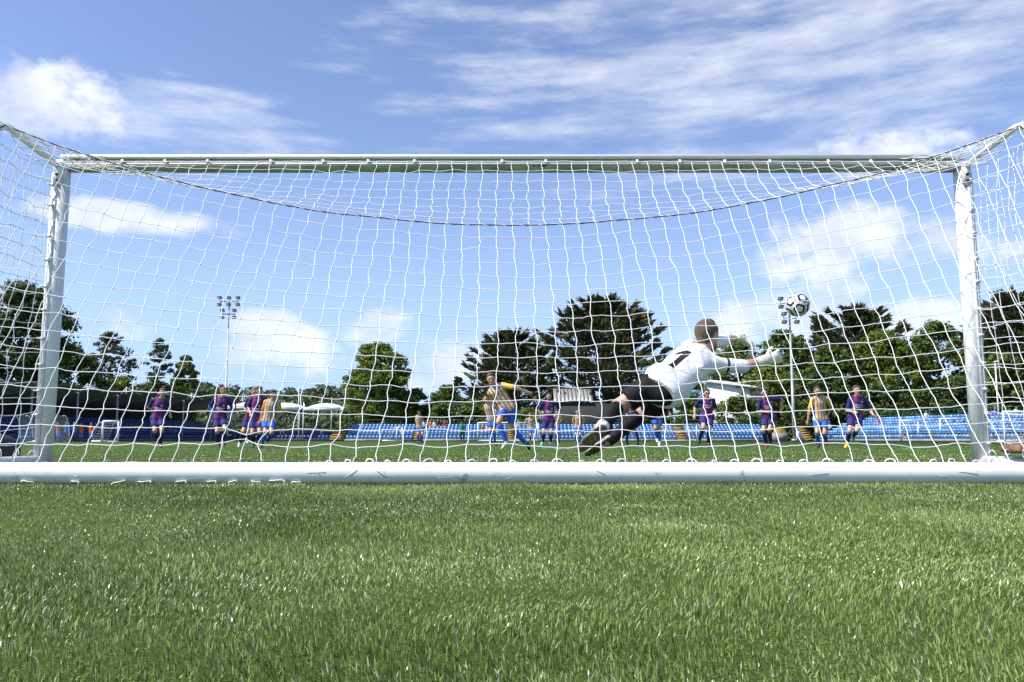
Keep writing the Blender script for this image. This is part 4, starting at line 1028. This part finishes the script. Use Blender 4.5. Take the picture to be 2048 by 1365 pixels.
o = part('pennant', MB().prism([X_at(607, 119) * np.array([1, 0, 0]) + np.array([0, 119, 4.75]), X_at(613, 119) * np.array([1, 0, 0]) + np.array([0, 119, 4.75]), X_at(607.5, 119) * np.array([1, 0, 0]) + np.array([0, 119, 5.6])], (0, .05, 0)), 'wall_white', None)
tag(o, 'small white triangular fin standing between two domed canopies', 'fin')
for px, top, Y, lb in [(598, 778, 128, 'thin white pole rising behind the domed canopies'), (664, 797, 132, 'short thin white pole beside the big leafy tree')]:
    q = PY(px, top, Y); o = part('flag_pole', MB().tube([(q[0], Y, 0), (q[0], Y, q[2])], [.09, .06], 7).ball((q[0], Y, q[2] + .05), .1, 6, 4), 'wall_white', None); tag(o, lb, 'pole')
# dugout
d0 = PY(75, 880, 69); dx = d0[0]
dg = empty('dugout', (dx, 69, 0), 'curved clear plastic dugout shelter beside the shaded goal post', 'dugout')
m = bpy.data.materials.new('clear_sheet'); m.use_nodes = True; q = NT(m.node_tree); o_ = q.n['Material Output']; tr = q.node('ShaderNodeBsdfTransparent'); gl = q.n['Principled BSDF']; gl.inputs['Base Color'].default_value = (.6, .63, .65, 1); gl.inputs['Roughness'].default_value = .15
mx = q.node('ShaderNodeMixShader'); mx.inputs[0].default_value = .28; q.l.new(tr.outputs[0], mx.inputs[1]); q.l.new(gl.outputs[0], mx.inputs[2]); q.l.new(mx.outputs[0], o_.inputs[0]); MATS['clear_sheet'] = m
prof = [(-1.0 * math.cos(a) - .0, 2.2 * math.sin(a)) for a in np.linspace(0, 1.75, 10)]
xs_ = np.linspace(dx - 2.0, dx + 2.1, 5)
gv = np.array([[x + p[0] * .0, 69 + 1.0 + (-p[0] - 1) * -1.0, p[1]] for x in (xs_[0], xs_[-1]) for p in prof]); n = len(prof)
gv = np.array([[x, 70 - (p[0] + 1.0), p[1]] for x in (xs_[0], xs_[-1]) for p in prof])
part('shell', MB().add(gv, [np.array([[i, i + 1, n + i + 1, n + i] for i in range(n - 1)])]), 'clear_sheet', dg, True)
for x in xs_: part('hoop', MB().tube([(x, 70 - (p[0] + 1.0), p[1]) for p in prof], .045, 6), 'wall_white', dg)
part('bench', MB().box((dx, 69.6, .45), (3.8, .4, .06)).box((dx - 1.5, 69.6, .22), (.08, .3, .42)).box((dx + 1.5, 69.6, .22), (.08, .3, .42)), 'seat_blue', dg)

# ---- goals on the far side
def small_goal(x0, x1, Y, hgt, label, depth=1.2, dirx=0, group=None):
    root = empty('training_goal', ((x0 + x1) / 2, Y, 0), label, 'goal', group)
    part('crossbar', MB().tube([(x0, Y, hgt), (x1, Y, hgt)], .085, 8), 'white_paint', root, True)
    for x in (x0, x1):
        part('post', MB().tube([(x, Y, 0.02), (x, Y, hgt)], .085, 8), 'white_paint', root, True)
        part('stay', MB().tube([(x, Y, hgt - .03), (x + dirx * .4, Y + depth * .45, hgt - .1), (x + dirx, Y + depth, .06)], .03, 6), 'steel_grey', root)
        part('side_bar', MB().tube([(x, Y, .06), (x + dirx, Y + depth, .06)], .05, 6), 'white_paint', root)
    part('base_bar', MB().tube([(x0 + dirx, Y + depth, .07), (x1 + dirx, Y + depth, .07)], .10, 6), 'white_paint', root)
    nt = MB()
    for x in np.arange(x0, x1 + .01, .3): nt.tube([(x, Y + .02, hgt - .05), (x + dirx * .4, Y + depth * .45, hgt - .2), (x + dirx, Y + depth, .06)], .008, 3)
    for k in range(1, 8):
        f = k / 8; nt.tube([(x0 + dirx * f, Y + depth * f, hgt * (1 - f) + .05), (x1 + dirx * f, Y + depth * f, hgt * (1 - f) + .05)], .008, 3)
    part('net', nt, 'net_white', root)
def gpx(p0, p1, top, Y, label, **k): small_goal(X_at(p0, Y), X_at(p1, Y), Y, PY(p0, top, Y)[2], label, **k)
gpx(956, 1076, 846, 100, 'far full-size white goal behind the kicker', depth=1.8)
gpx(1318, 1391, 850, 102, 'white goal behind the goalkeeper and the armband captain')
gpx(1796, 1832, 842, 92, 'white training goal left of a matching goal by the bright post', dirx=1.4)
gpx(1876, 1921, 838, 90, 'white training goal close against the bright post', dirx=1.4)
gpx(2003, 2075, 824, 70, 'larger white goal outside the bright post behind the side net')
gpx(210, 241, 843, 72, 'small white goal with grey net next to the orange bibs', dirx=-1.3, depth=.8)
gpx(795, 806, 855, 99, 'narrow white goal seen edge-on before the blue seats', dirx=-1.8, depth=.6)

# ---- floodlights
def floodlight(px, top, Y, r0, label, arms):
    q = PY(px, top, Y); x, z = q[0], q[2]
    root = empty('floodlight', (x, Y, 0), label, 'floodlight', 'stadium floodlights')
    part('mast', MB().tube([(x, Y, 0), (x, Y, z * .45), (x, Y, z * .45), (x, Y, z)], [r0, r0 * .75, r0 * .68, r0 * .45], 10), 'steel_grey', root, True)
    part('base_plate', MB().tube([(x, Y, 0), (x, Y, .25)], r0 * 1.8, 10), 'steel_grey', root)
    for dz, wd, n in arms:
        part('cross_arm', MB().box((x, Y, z + dz), (wd, .12, .12)), 'steel_dark', root)
        for up_ in (1, -1):
            for i in range(n):
                lx = x + (i - (n - 1) / 2) * wd / max(1, n - 1) * 1.05 if n > 1 else x
                c = np.array([lx, Y - .35, z + dz + up_ * .52]); ax = np.array([[1, 0, 0], [0, .8, -.6], [0, .6, .8]])
                l_ = part('lamp_head', MB().box(c, (.62, .46, .20), ax), 'steel_dark', root)
                g_ = MB().box(c + np.array([0, -.10, -.12]), (.54, .36, .04), ax); part('lens', g_, 'lamp_glass', l_)
                part('bracket', MB().tube([(lx, Y, z + dz), c], .04, 5), 'steel_dark', root)
floodlight(459, 603, 122, .20, 'tall twin-tier floodlight mast behind the left canopies', [(-.05, 2.6, 3), (-1.95, 1.7, 2)])
floodlight(1578, 606, 104, .23, 'thick pale floodlight mast beside the concrete plinth', [(-.05, 2.2, 3), (-2.0, 1.5, 2)])
q = PY(1990, 724, 95); o = part('lamp_post', MB().tube([(q[0], 95, 0), (q[0], 95, q[2])], [.10, .07], 8).box((q[0], 94.7, q[2]), (.2, .8, .12)), 'wall_white', None); tag(o, 'slim pale lamp post behind the right side net', 'lamp post')

# ---- buildings
Yb = 126
def xb_(px): return X_at(px, Yb)
wb = empty('clubhouse', (xb_(1470), Yb, 0), 'white clubhouse with a sloping roof behind the running captain', 'building')
zl, zr = PY(1413, 765, Yb)[2], PY(1525, 779, Yb)[2]
pL = np.array([X_at(1415, Yb + 5), Yb + 5, 0]); pR = np.array([xb_(1525), Yb, 0]); pE = np.array([X_at(1566, Yb + 3.5), Yb + 3.5, 0])
ud = (pR - pL) / np.linalg.norm(pR - pL); bk = np.array([-ud[1], ud[0], 0]); zL = zl * (Yb + 5) / Yb; zE = PY(1566, 786, Yb + 3.5)[2]
Zv = lambda z: np.array([0, 0, z])
part('front_wall', MB().prism([pL, pR, pR + Zv(zr), pL + Zv(zL)], bk * .4), 'wall_white', wb)
part('shaded_wall', MB().prism([pR + bk * .41, pE, pE + Zv(zE), pR + bk * .41 + Zv(zr)], (-.3, .3, 0)), 'wall_grey', wb)  # side turned from the sun, its shade put into the grey colour
pB = pL + (pE - pR)
rf = [pL - ud * .6 - bk * .6 + Zv(zL + .1), pR - bk * .9 + Zv(zr + .02), pE + ud * .8 + Zv(zE - .02), pB + bk * .5 + Zv(zL + .1)]
part('roof', MB().prism(rf, (0, 0, .32)), 'wall_white', wb)
for k in range(7):
    c = pR - ud * 1.15 - bk * .06 + Zv(zr - 2.0 + .24 * k); part('louvre', MB().box(c, (1.9, .1, .10), np.array([ud, bk, [0, 0, 1]])), 'wall_grey' if k % 2 else 'wall_white', wb)
part('side_annex', MB().box((xb_(1400), Yb + 8, 3.6), (xb_(1413) - xb_(1387), 4, 7.2)), 'wall_grey', wb)
part('annex_roof', MB().box((xb_(1400), Yb + 8, 7.75), (xb_(1415) - xb_(1385), 4.6, .55)), 'sky_blue_panel', wb)
Yd = 128
sh = empty('dark_shed', (X_at(1225, Yd), Yd, 0), 'long dark shed under the broad cypress', 'building')
part('wall', MB().box((X_at(1225, Yd), Yd + 3, 2.9), (X_at(1345, Yd) - X_at(1105, Yd), 6, 5.8)), 'shed_dark', sh)  # dark wall, darkened further in colour for the cypress shade
rx0, rx1 = X_at(1108, Yd), X_at(1186, Yd)
for k in range(10):
    a_ = rx0 + (rx1 - rx0) * k / 10; part('roof_sheet', MB().prism([(a_ + .01, Yd - .2, 6.05), (a_ + (rx1 - rx0) / 10 - .02, Yd - .2, 6.05), (a_ + (rx1 - rx0) / 10 - .02, Yd + 3, 8.1), (a_ + .01, Yd + 3, 8.1)], (0, 0, .06 + .006 * (k % 2))), 'sheet_roof', sh)

# ---- seated spectators
SIT = [(0, 12), (0, 28), (-15, 34), (15, 34), (-19, 58), (-8, 74), (19, 58), (8, 74), (-8, 78), (8, 78), (-11, 84), (-10, 118), (-11, 124), (11, 84), (10, 118), (11, 124)]
def sitter(px, row, top, label, Y=YS, z0=None, hair='hair_brown', legs='trouser_dark', x=None, lookd=(0, -1, 0)):
    sc = F / Y * .01 * 1.0; zseat = (z0 if z0 is not None else ROWZ[row]) ; yy = Y + (ROWY[row] if z0 is None else 0) - .05
    k = dict(shirt=top, shorts=legs, socks='sock_black', boots='boot_black', sleeve=.95)
    X0 = x if x is not None else X_at(px, yy); J = {}
    names = ('head', 'neck', 'shA', 'shB', 'elA', 'wrA', 'elB', 'wrB', 'hipA', 'hipB', 'knA', 'anA', 'toeA', 'knB', 'anB', 'toeB')
    ydep = dict(head=-.08, neck=0, shA=0, shB=0, elA=-.05, elB=-.05, wrA=-.28, wrB=-.28, hipA=.02, hipB=.02, knA=-.40, knB=-.40, anA=-.42, anB=-.42, toeA=-.6, toeB=-.6)
    for nm, (a_, b_) in zip(names, SIT): J[nm] = np.array([X0 + a_ * .0125, yy + ydep[nm], zseat + .08 + (78 - b_) * .0115])
    return person('person', J, k, label, 'spectator', h=.03, look=lookd, hair=hair, ground=False, trousers=True, detail=False, group='spectators on the blue seats')
for px, row, top, lb, hr in [(848, 4, 'top_white', 'seated spectator in white beside the yellow steps', 'hair_brown'), (862, 4, 'bib_orange', 'seated spectator in orange on the back row', 'hair_ginger'),
                             (869, 4, 'top_white', 'seated spectator in white next to the orange spectator', 'hair_grey'), (876, 4, 'top_dark', 'seated spectator in dark clothes right of the one in white', 'hair_grey'),
                             (882, 4, 'top_black', 'seated spectator in black beside the one in red', 'hair_brown'), (890, 4, 'top_red', 'seated spectator in red on the back row', 'hair_brown'),
                             (1036, 4, 'top_white', 'seated spectator in white right of the kicker', 'hair_grey'), (967, 2, 'top_red', 'seated spectator in red inside the far goal mouth', 'hair_brown'), (974, 2, 'top_white', 'seated spectator in white inside the far goal mouth', 'hair_brown')]:
    sitter(px, row, top, lb, hair=hr)
a, u, w, L = frame_of((X_at(1626, 108), 108), (48.5, 71))
for fpos, k, top, lb in [(.20, 4, 'top_red', 'seated spectator in red low on the right side seats'), (.36, 6, 'top_white', 'seated spectator in white behind the yellow boots player'), (.62, 6, 'top_blue', 'seated spectator in blue at the top of the right side seats'), (.69, 6, 'top_white', 'seated spectator in white at the top of the right side seats'), (.88, 3, 'top_red', 'seated spectator in red outside the bright post')]:
    p = a + u * L * fpos + w * (1.7 + .75 * (k - 1)); sitter(0, 0, top, lb, Y=p[1], z0=.98 + .32 * (k - 1), x=p[0], lookd=(-.9, -.4, 0))

# ------------------------------------------------------------------ trees
def cards(C, size, nrmv, aspect=1.0, up=None):
    """diamond leaf cards at C with normals nrmv"""
    n = len(C); r = RNG.normal(0, 1, (n, 3)) if up is None else up
    t1 = np.cross(nrmv, r); t1 /= np.linalg.norm(t1, axis=1)[:, None] + 1e-9; t2 = np.cross(nrmv, t1); t2 /= np.linalg.norm(t2, axis=1)[:, None] + 1e-9
    s = size[:, None]
    V = np.stack([C - t2 * s, C + t1 * s * .55 * aspect + nrmv * s * .1, C + t2 * s, C - t1 * s * .55 * aspect + nrmv * s * .1], 1).reshape(-1, 3)
    return V, np.arange(n * 4).reshape(-1, 4)
def leafy(px0, px1, top, Y, label, m='leaf_mid', name='tree', base=0.10, nclump=170, per=62, leaf=.30, point=1.0, airy=0.0, seed=0, group='trees beyond the stands', lean=0):
    g_ = np.random.default_rng(seed + 100); X0 = X_at((px0 + px1) / 2, Y); Wd = X_at(px1, Y) - X_at(px0, Y); H = PY(px0, top, Y)[2]
    root = empty(name, (X0, Y, 0), label, 'tree', group)
    trunk = MB(); tz = H * .72; tr = .018 * H + .1
    pts = np.array([[X0 + .15 * math.sin(k), Y + .1 * math.cos(2 * k), tz * k / 6] for k in range(7)]); trunk.tube(pts, np.linspace(tr, tr * .25, 7), 8)
    for k in range(9):
        a_ = k * 2.4 + g_.random(); z0 = H * (.22 + .05 * k); ln = Wd * .33 * (1 - .05 * k)
        p0 = np.array([X0, Y, z0]); p1 = p0 + np.array([math.cos(a_) * ln, math.sin(a_) * ln, ln * .75]); trunk.tube([p0, p0 * .5 + p1 * .5 + np.array([0, 0, -.2]), p1], [tr * .42, tr * .25, tr * .07], 6)
    part('trunk', trunk, 'bark', root, True)
    # clumps fill an egg-shaped crown whose radius wanders with height and bearing
    f = g_.random(nclump) ** .85; a_ = g_.random(nclump) * 6.283
    prof = np.clip(np.sin(np.pi * np.clip(.14 + .86 * f, 0, 1) ** (1.15 * point)), 0, 1) ** .55
    wob = .72 + .45 * vnoise(a_ * 1.6 + seed, f * 5 + seed, seed + 40)
    rad = (g_.random(nclump) ** (.42 if not airy else .6)) * prof * wob * Wd * .47
    zt = H * (base + (1 - base) * f) - Wd * .04
    cc = np.stack([X0 + np.cos(a_) * rad + lean * f, Y + np.sin(a_) * rad, zt + g_.normal(0, .02 * H, nclump)], 1); cc[:, 2] = np.clip(cc[:, 2], .3, H * .97)
    cc[0] = (X0, Y, H - Wd * .05)
    cr = (Wd * .055 + .25) * (.7 + .7 * g_.random(nclump)) * (1 - .25 * airy)
    k = np.repeat(np.arange(nclump), per); n = len(k)
    d2 = g_.normal(0, 1, (n, 3)); d2 /= np.linalg.norm(d2, axis=1)[:, None]
    C = cc[k] + d2 * (cr[k] * g_.random(n) ** .45)[:, None] * np.array([1.15, 1.15, .7])
    nv = d2 * .8 + np.array([0, 0, .6]) + g_.normal(0, .45, (n, 3)); nv /= np.linalg.norm(nv, axis=1)[:, None]
    V, Q = cards(C, leaf * (.6 + .7 * g_.random(n)), nv)
    part('crown', MB().add(V, [Q]), m, root)
def cypress(px0, px1, top, Y, label, seed=0, limbs=150, per=85, tops=5, flat=.5, group='dark cypresses beyond the stands', low=.16):
    g_ = np.random.default_rng(seed + 500); X0 = X_at((px0 + px1) / 2, Y); Wd = X_at(px1, Y) - X_at(px0, Y); H = PY(px0, top, Y)[2]
    root = empty('cypress_tree', (X0, Y, 0), label, 'tree', group); tr = MB()
    for k in range(tops):
        a_ = k * 2.2 + .5; sp_ = Wd * .16 * (k > 0); hx = H * (1 if k == 0 else .75 + .15 * g_.random())
        tr.tube([(X0, Y, 0), (X0 + math.cos(a_) * sp_ * .5, Y + math.sin(a_) * sp_ * .5, H * .3), (X0 + math.cos(a_) * sp_, Y + math.sin(a_) * sp_, hx * .93)], [.028 * H, .016 * H, .03], 7)
    C, Dr, Sz = [], [], []
    for i in range(limbs):
        f = (i + .5) / limbs; f = f ** .8; z = H * (low + (1 - low) * f * .96)
        prof = (1 - f ** 1.7) ** .62 * (.55 + .45 * min(1, f / .18)); L = Wd * .57 * prof * (.62 + .55 * g_.random()) + .5
        a_ = g_.random() * 6.283; du = np.array([math.cos(a_), math.sin(a_), 0]); rise = .10 + .55 * f + .12 * g_.random()
        p0 = np.array([X0, Y, z - L * rise * .55]); tt = np.linspace(0, 1, 6)
        path = p0 + du * L * tt[:, None] + np.array([0, 0, 1.0]) * (L * rise * tt ** 1.6)[:, None]
        tr.tube(path[:5], np.linspace(.10, .02, 5), 4, caps=False)
        s = (.28 + .72 * g_.random(per)) if f < .9 else g_.random(per)
        pc = np.stack([np.interp(s, tt, path[:, c]) for c in range(3)], 1); wdt = .55 + .9 * (1 - s)
        lat = np.cross(du, [0, 0, 1.0]); off = lat * (g_.normal(0, 1, per) * wdt * (.35 + .1 * L))[:, None] * .85 + np.array([0, 0, 1.0]) * (g_.normal(.12, .13, per))[:, None]
        d_ = du * .9 + np.array([0, 0, 1.0]) * (.25 + .5 * rise) + g_.normal(0, .38, (per, 3)); d_ /= np.linalg.norm(d_, axis=1)[:, None]
        C.append(pc + off); Dr.append(d_); Sz.append((.30 + .40 * g_.random(per)) * np.where(s > .88, 2.1, 1.0))
    C = np.vstack(C); Dr = np.vstack(Dr); Sz = np.concatenate(Sz); n = len(C)
    nv = np.cross(Dr, g_.normal(0, 1, (n, 3))); nv /= np.linalg.norm(nv, axis=1)[:, None]; t1 = np.cross(nv, Dr); s = Sz[:, None]
    V = np.stack([C - Dr * s * .5, C + t1 * s * .24, C + Dr * s * 1.0, C - t1 * s * .24], 1).reshape(-1, 3)
    part('trunk', tr, 'bark', root, True); part('crown', MB().add(V, [np.arange(n * 4).reshape(-1, 4)]), 'leaf_cypress', root)

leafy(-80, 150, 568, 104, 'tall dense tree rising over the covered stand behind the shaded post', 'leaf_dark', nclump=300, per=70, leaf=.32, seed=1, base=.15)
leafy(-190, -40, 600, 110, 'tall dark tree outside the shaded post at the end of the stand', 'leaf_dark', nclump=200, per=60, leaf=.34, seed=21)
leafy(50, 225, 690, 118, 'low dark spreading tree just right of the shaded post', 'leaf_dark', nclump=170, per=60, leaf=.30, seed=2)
leafy(158, 280, 662, 128, 'loose grey-green tree with open branches above the covered stand', 'leaf_grey', nclump=210, per=30, leaf=.24, seed=3, airy=1)
leafy(280, 352, 676, 126, 'slim loose tree with open branches left of the bushy tree', 'leaf_grey', nclump=150, per=30, leaf=.23, seed=4, airy=1)
leafy(335, 402, 712, 124, 'bushy bright green tree above the bowed player', 'leaf_mid', nclump=100, per=60, leaf=.27, seed=5)
leafy(185, 300, 755, 122, 'low bright green bush over the canopy roof', 'leaf_bright', name='bush', nclump=100, per=55, leaf=.25, seed=6)
leafy(674, 838, 686, 134, 'big rounded bright green tree left of the kicker', 'leaf_bright', nclump=300, per=75, leaf=.31, seed=7, base=.06, point=.9)
leafy(790, 872, 778, 138, 'dark green tree tucked behind the big rounded tree', 'leaf_mid', nclump=110, per=60, leaf=.28, seed=8, base=.03)
leafy(848, 940, 772, 130, 'medium green tree behind the steward', 'leaf_mid', nclump=150, per=60, leaf=.28, seed=9, base=.02)
leafy(905, 1000, 800, 127, 'low green tree at the foot of the dark cypress', 'leaf_mid', nclump=110, per=60, leaf=.28, seed=10, base=.02)
leafy(1000, 1110, 815, 126, 'low bright shrub behind the kicker arm', 'leaf_bright', name='bush', nclump=100, per=50, leaf=.26, seed=11, base=.02)
cypress(925, 1125, 662, 142, 'narrower dark cypress behind the kicker', 1, limbs=120, per=110)
cypress(1070, 1348, 594, 138, 'broad layered dark cypress left of the goalkeeper', 2, limbs=190, per=125)
leafy(1370, 1590, 683, 140, 'wide green tree behind the goalkeeper arms', 'leaf_mid', nclump=230, per=65, leaf=.32, seed=12, base=.04)
leafy(1495, 1650, 660, 136, 'tall bright green tree behind the right floodlight mast', 'leaf_mid', nclump=230, per=65, leaf=.31, seed=13, base=.04)
cypress(1585, 1835, 612, 144, 'dark spiky cypress right of the ball', 3, limbs=170, per=115)
leafy(1680, 1860, 662, 132, 'bright green leafy tree before the spiky cypress', 'leaf_bright', nclump=230, per=65, leaf=.30, seed=14, base=.04)
leafy(1790, 1970, 642, 128, 'bright green leafy tree against the bright post', 'leaf_mid', nclump=230, per=65, leaf=.30, seed=15, base=.04)
cypress(1940, 2150, 580, 118, 'dark cypress beyond the right side net', 4, limbs=200, per=90)
leafy(1945, 2060, 705, 108, 'green tree below the dark cypress outside the bright post', 'leaf_mid', nclump=160, per=60, leaf=.28, seed=16, base=.03)
leafy(2090, 2300, 640, 100, 'tall green tree far outside the bright post', 'leaf_mid', nclump=200, per=60, leaf=.30, seed=22)
leafy(1425, 1530, 792, 121, 'clipped hedge before the white clubhouse', 'leaf_mid', name='hedge', nclump=130, per=60, leaf=.24, seed=17, base=.02)
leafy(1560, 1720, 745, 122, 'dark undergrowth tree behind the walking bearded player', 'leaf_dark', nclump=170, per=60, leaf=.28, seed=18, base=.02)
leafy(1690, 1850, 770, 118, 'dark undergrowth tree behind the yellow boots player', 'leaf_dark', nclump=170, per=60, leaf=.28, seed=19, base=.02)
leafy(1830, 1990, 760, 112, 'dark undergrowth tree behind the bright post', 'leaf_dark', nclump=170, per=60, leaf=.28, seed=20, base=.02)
leafy(1330, 1430, 790, 124, 'green shrub between the dark shed and the clubhouse', 'leaf_mid', name='bush', nclump=100, per=50, leaf=.26, seed=23, base=.02)
leafy(1590, 1740, 690, 130, 'green tree in front of the spiky cypress by the floodlight mast', 'leaf_mid', nclump=200, per=60, leaf=.30, seed=24, base=.03)
leafy(1460, 1620, 730, 128, 'rounded green tree directly behind the clubhouse roof', 'leaf_bright', nclump=170, per=60, leaf=.29, seed=25, base=.03)
# ---- bank, hills and far wood
def heightfield(x0, x1, y0, y1, nx, ny, fn):
    X, Y = np.meshgrid(np.linspace(x0, x1, nx), np.linspace(y0, y1, ny), indexing='ij'); Z = fn(X, Y)
    V = np.stack([X, Y, Z], -1).reshape(-1, 3); i, j = np.meshgrid(np.arange(nx - 1), np.arange(ny - 1), indexing='ij'); k = (i * ny + j).ravel()
    return MB().add(V, [np.stack([k, k + ny, k + ny + 1, k + 1], 1)])
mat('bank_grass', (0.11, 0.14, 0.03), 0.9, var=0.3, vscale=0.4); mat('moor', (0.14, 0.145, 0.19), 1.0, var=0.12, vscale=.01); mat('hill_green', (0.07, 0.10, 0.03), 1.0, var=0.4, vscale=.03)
tag(part('grass_bank', heightfield(-75, -15, 119, 165, 30, 14, lambda X, Y: -.2 + 2.2 * np.clip((Y - 121) / 22, 0, 1)), 'bank_grass', None, True), kind='structure')
hz = lambda X, Y: -1 + 30 * np.exp(-((Y - 560) / 110) ** 2) * (1.0 + .10 * np.sin(X * .05)) * np.clip((-60 - X) / 110 + .45, .25, 1)
tag(part('wooded_hill', heightfield(-420, 120, 300, 800, 50, 40, hz), 'hill_green', None, True), kind='structure')
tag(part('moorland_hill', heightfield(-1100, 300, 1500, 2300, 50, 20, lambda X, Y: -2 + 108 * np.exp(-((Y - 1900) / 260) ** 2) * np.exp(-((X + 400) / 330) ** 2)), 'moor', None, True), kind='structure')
nT = 420; fx = RNG.random(nT) * 330 - 330; fy = 390 + RNG.random(nT) * 200; cz = hz(fx, fy); cen = np.stack([fx, fy, cz + 3.5], 1)
k = np.repeat(np.arange(nT), 48); d2 = RNG.normal(0, 1, (len(k), 3)); d2 /= np.linalg.norm(d2, axis=1)[:, None]
rad = (4.0 + 3.5 * RNG.random(nT))[k]
C = cen[k] + d2 * rad[:, None] * np.array([1, 1, .75]) * (RNG.random(len(k)) ** .3)[:, None]
nv = d2 + RNG.normal(0, .4, d2.shape); nv /= np.linalg.norm(nv, axis=1)[:, None]
V, Q = cards(C, 1.1 + .8 * RNG.random(len(k)), nv)
tag(part('far_woodland', MB().add(V, [Q]), 'leaf_far', None), 'distant wood covering the low hill beyond the canopies', 'woodland', kind='stuff')
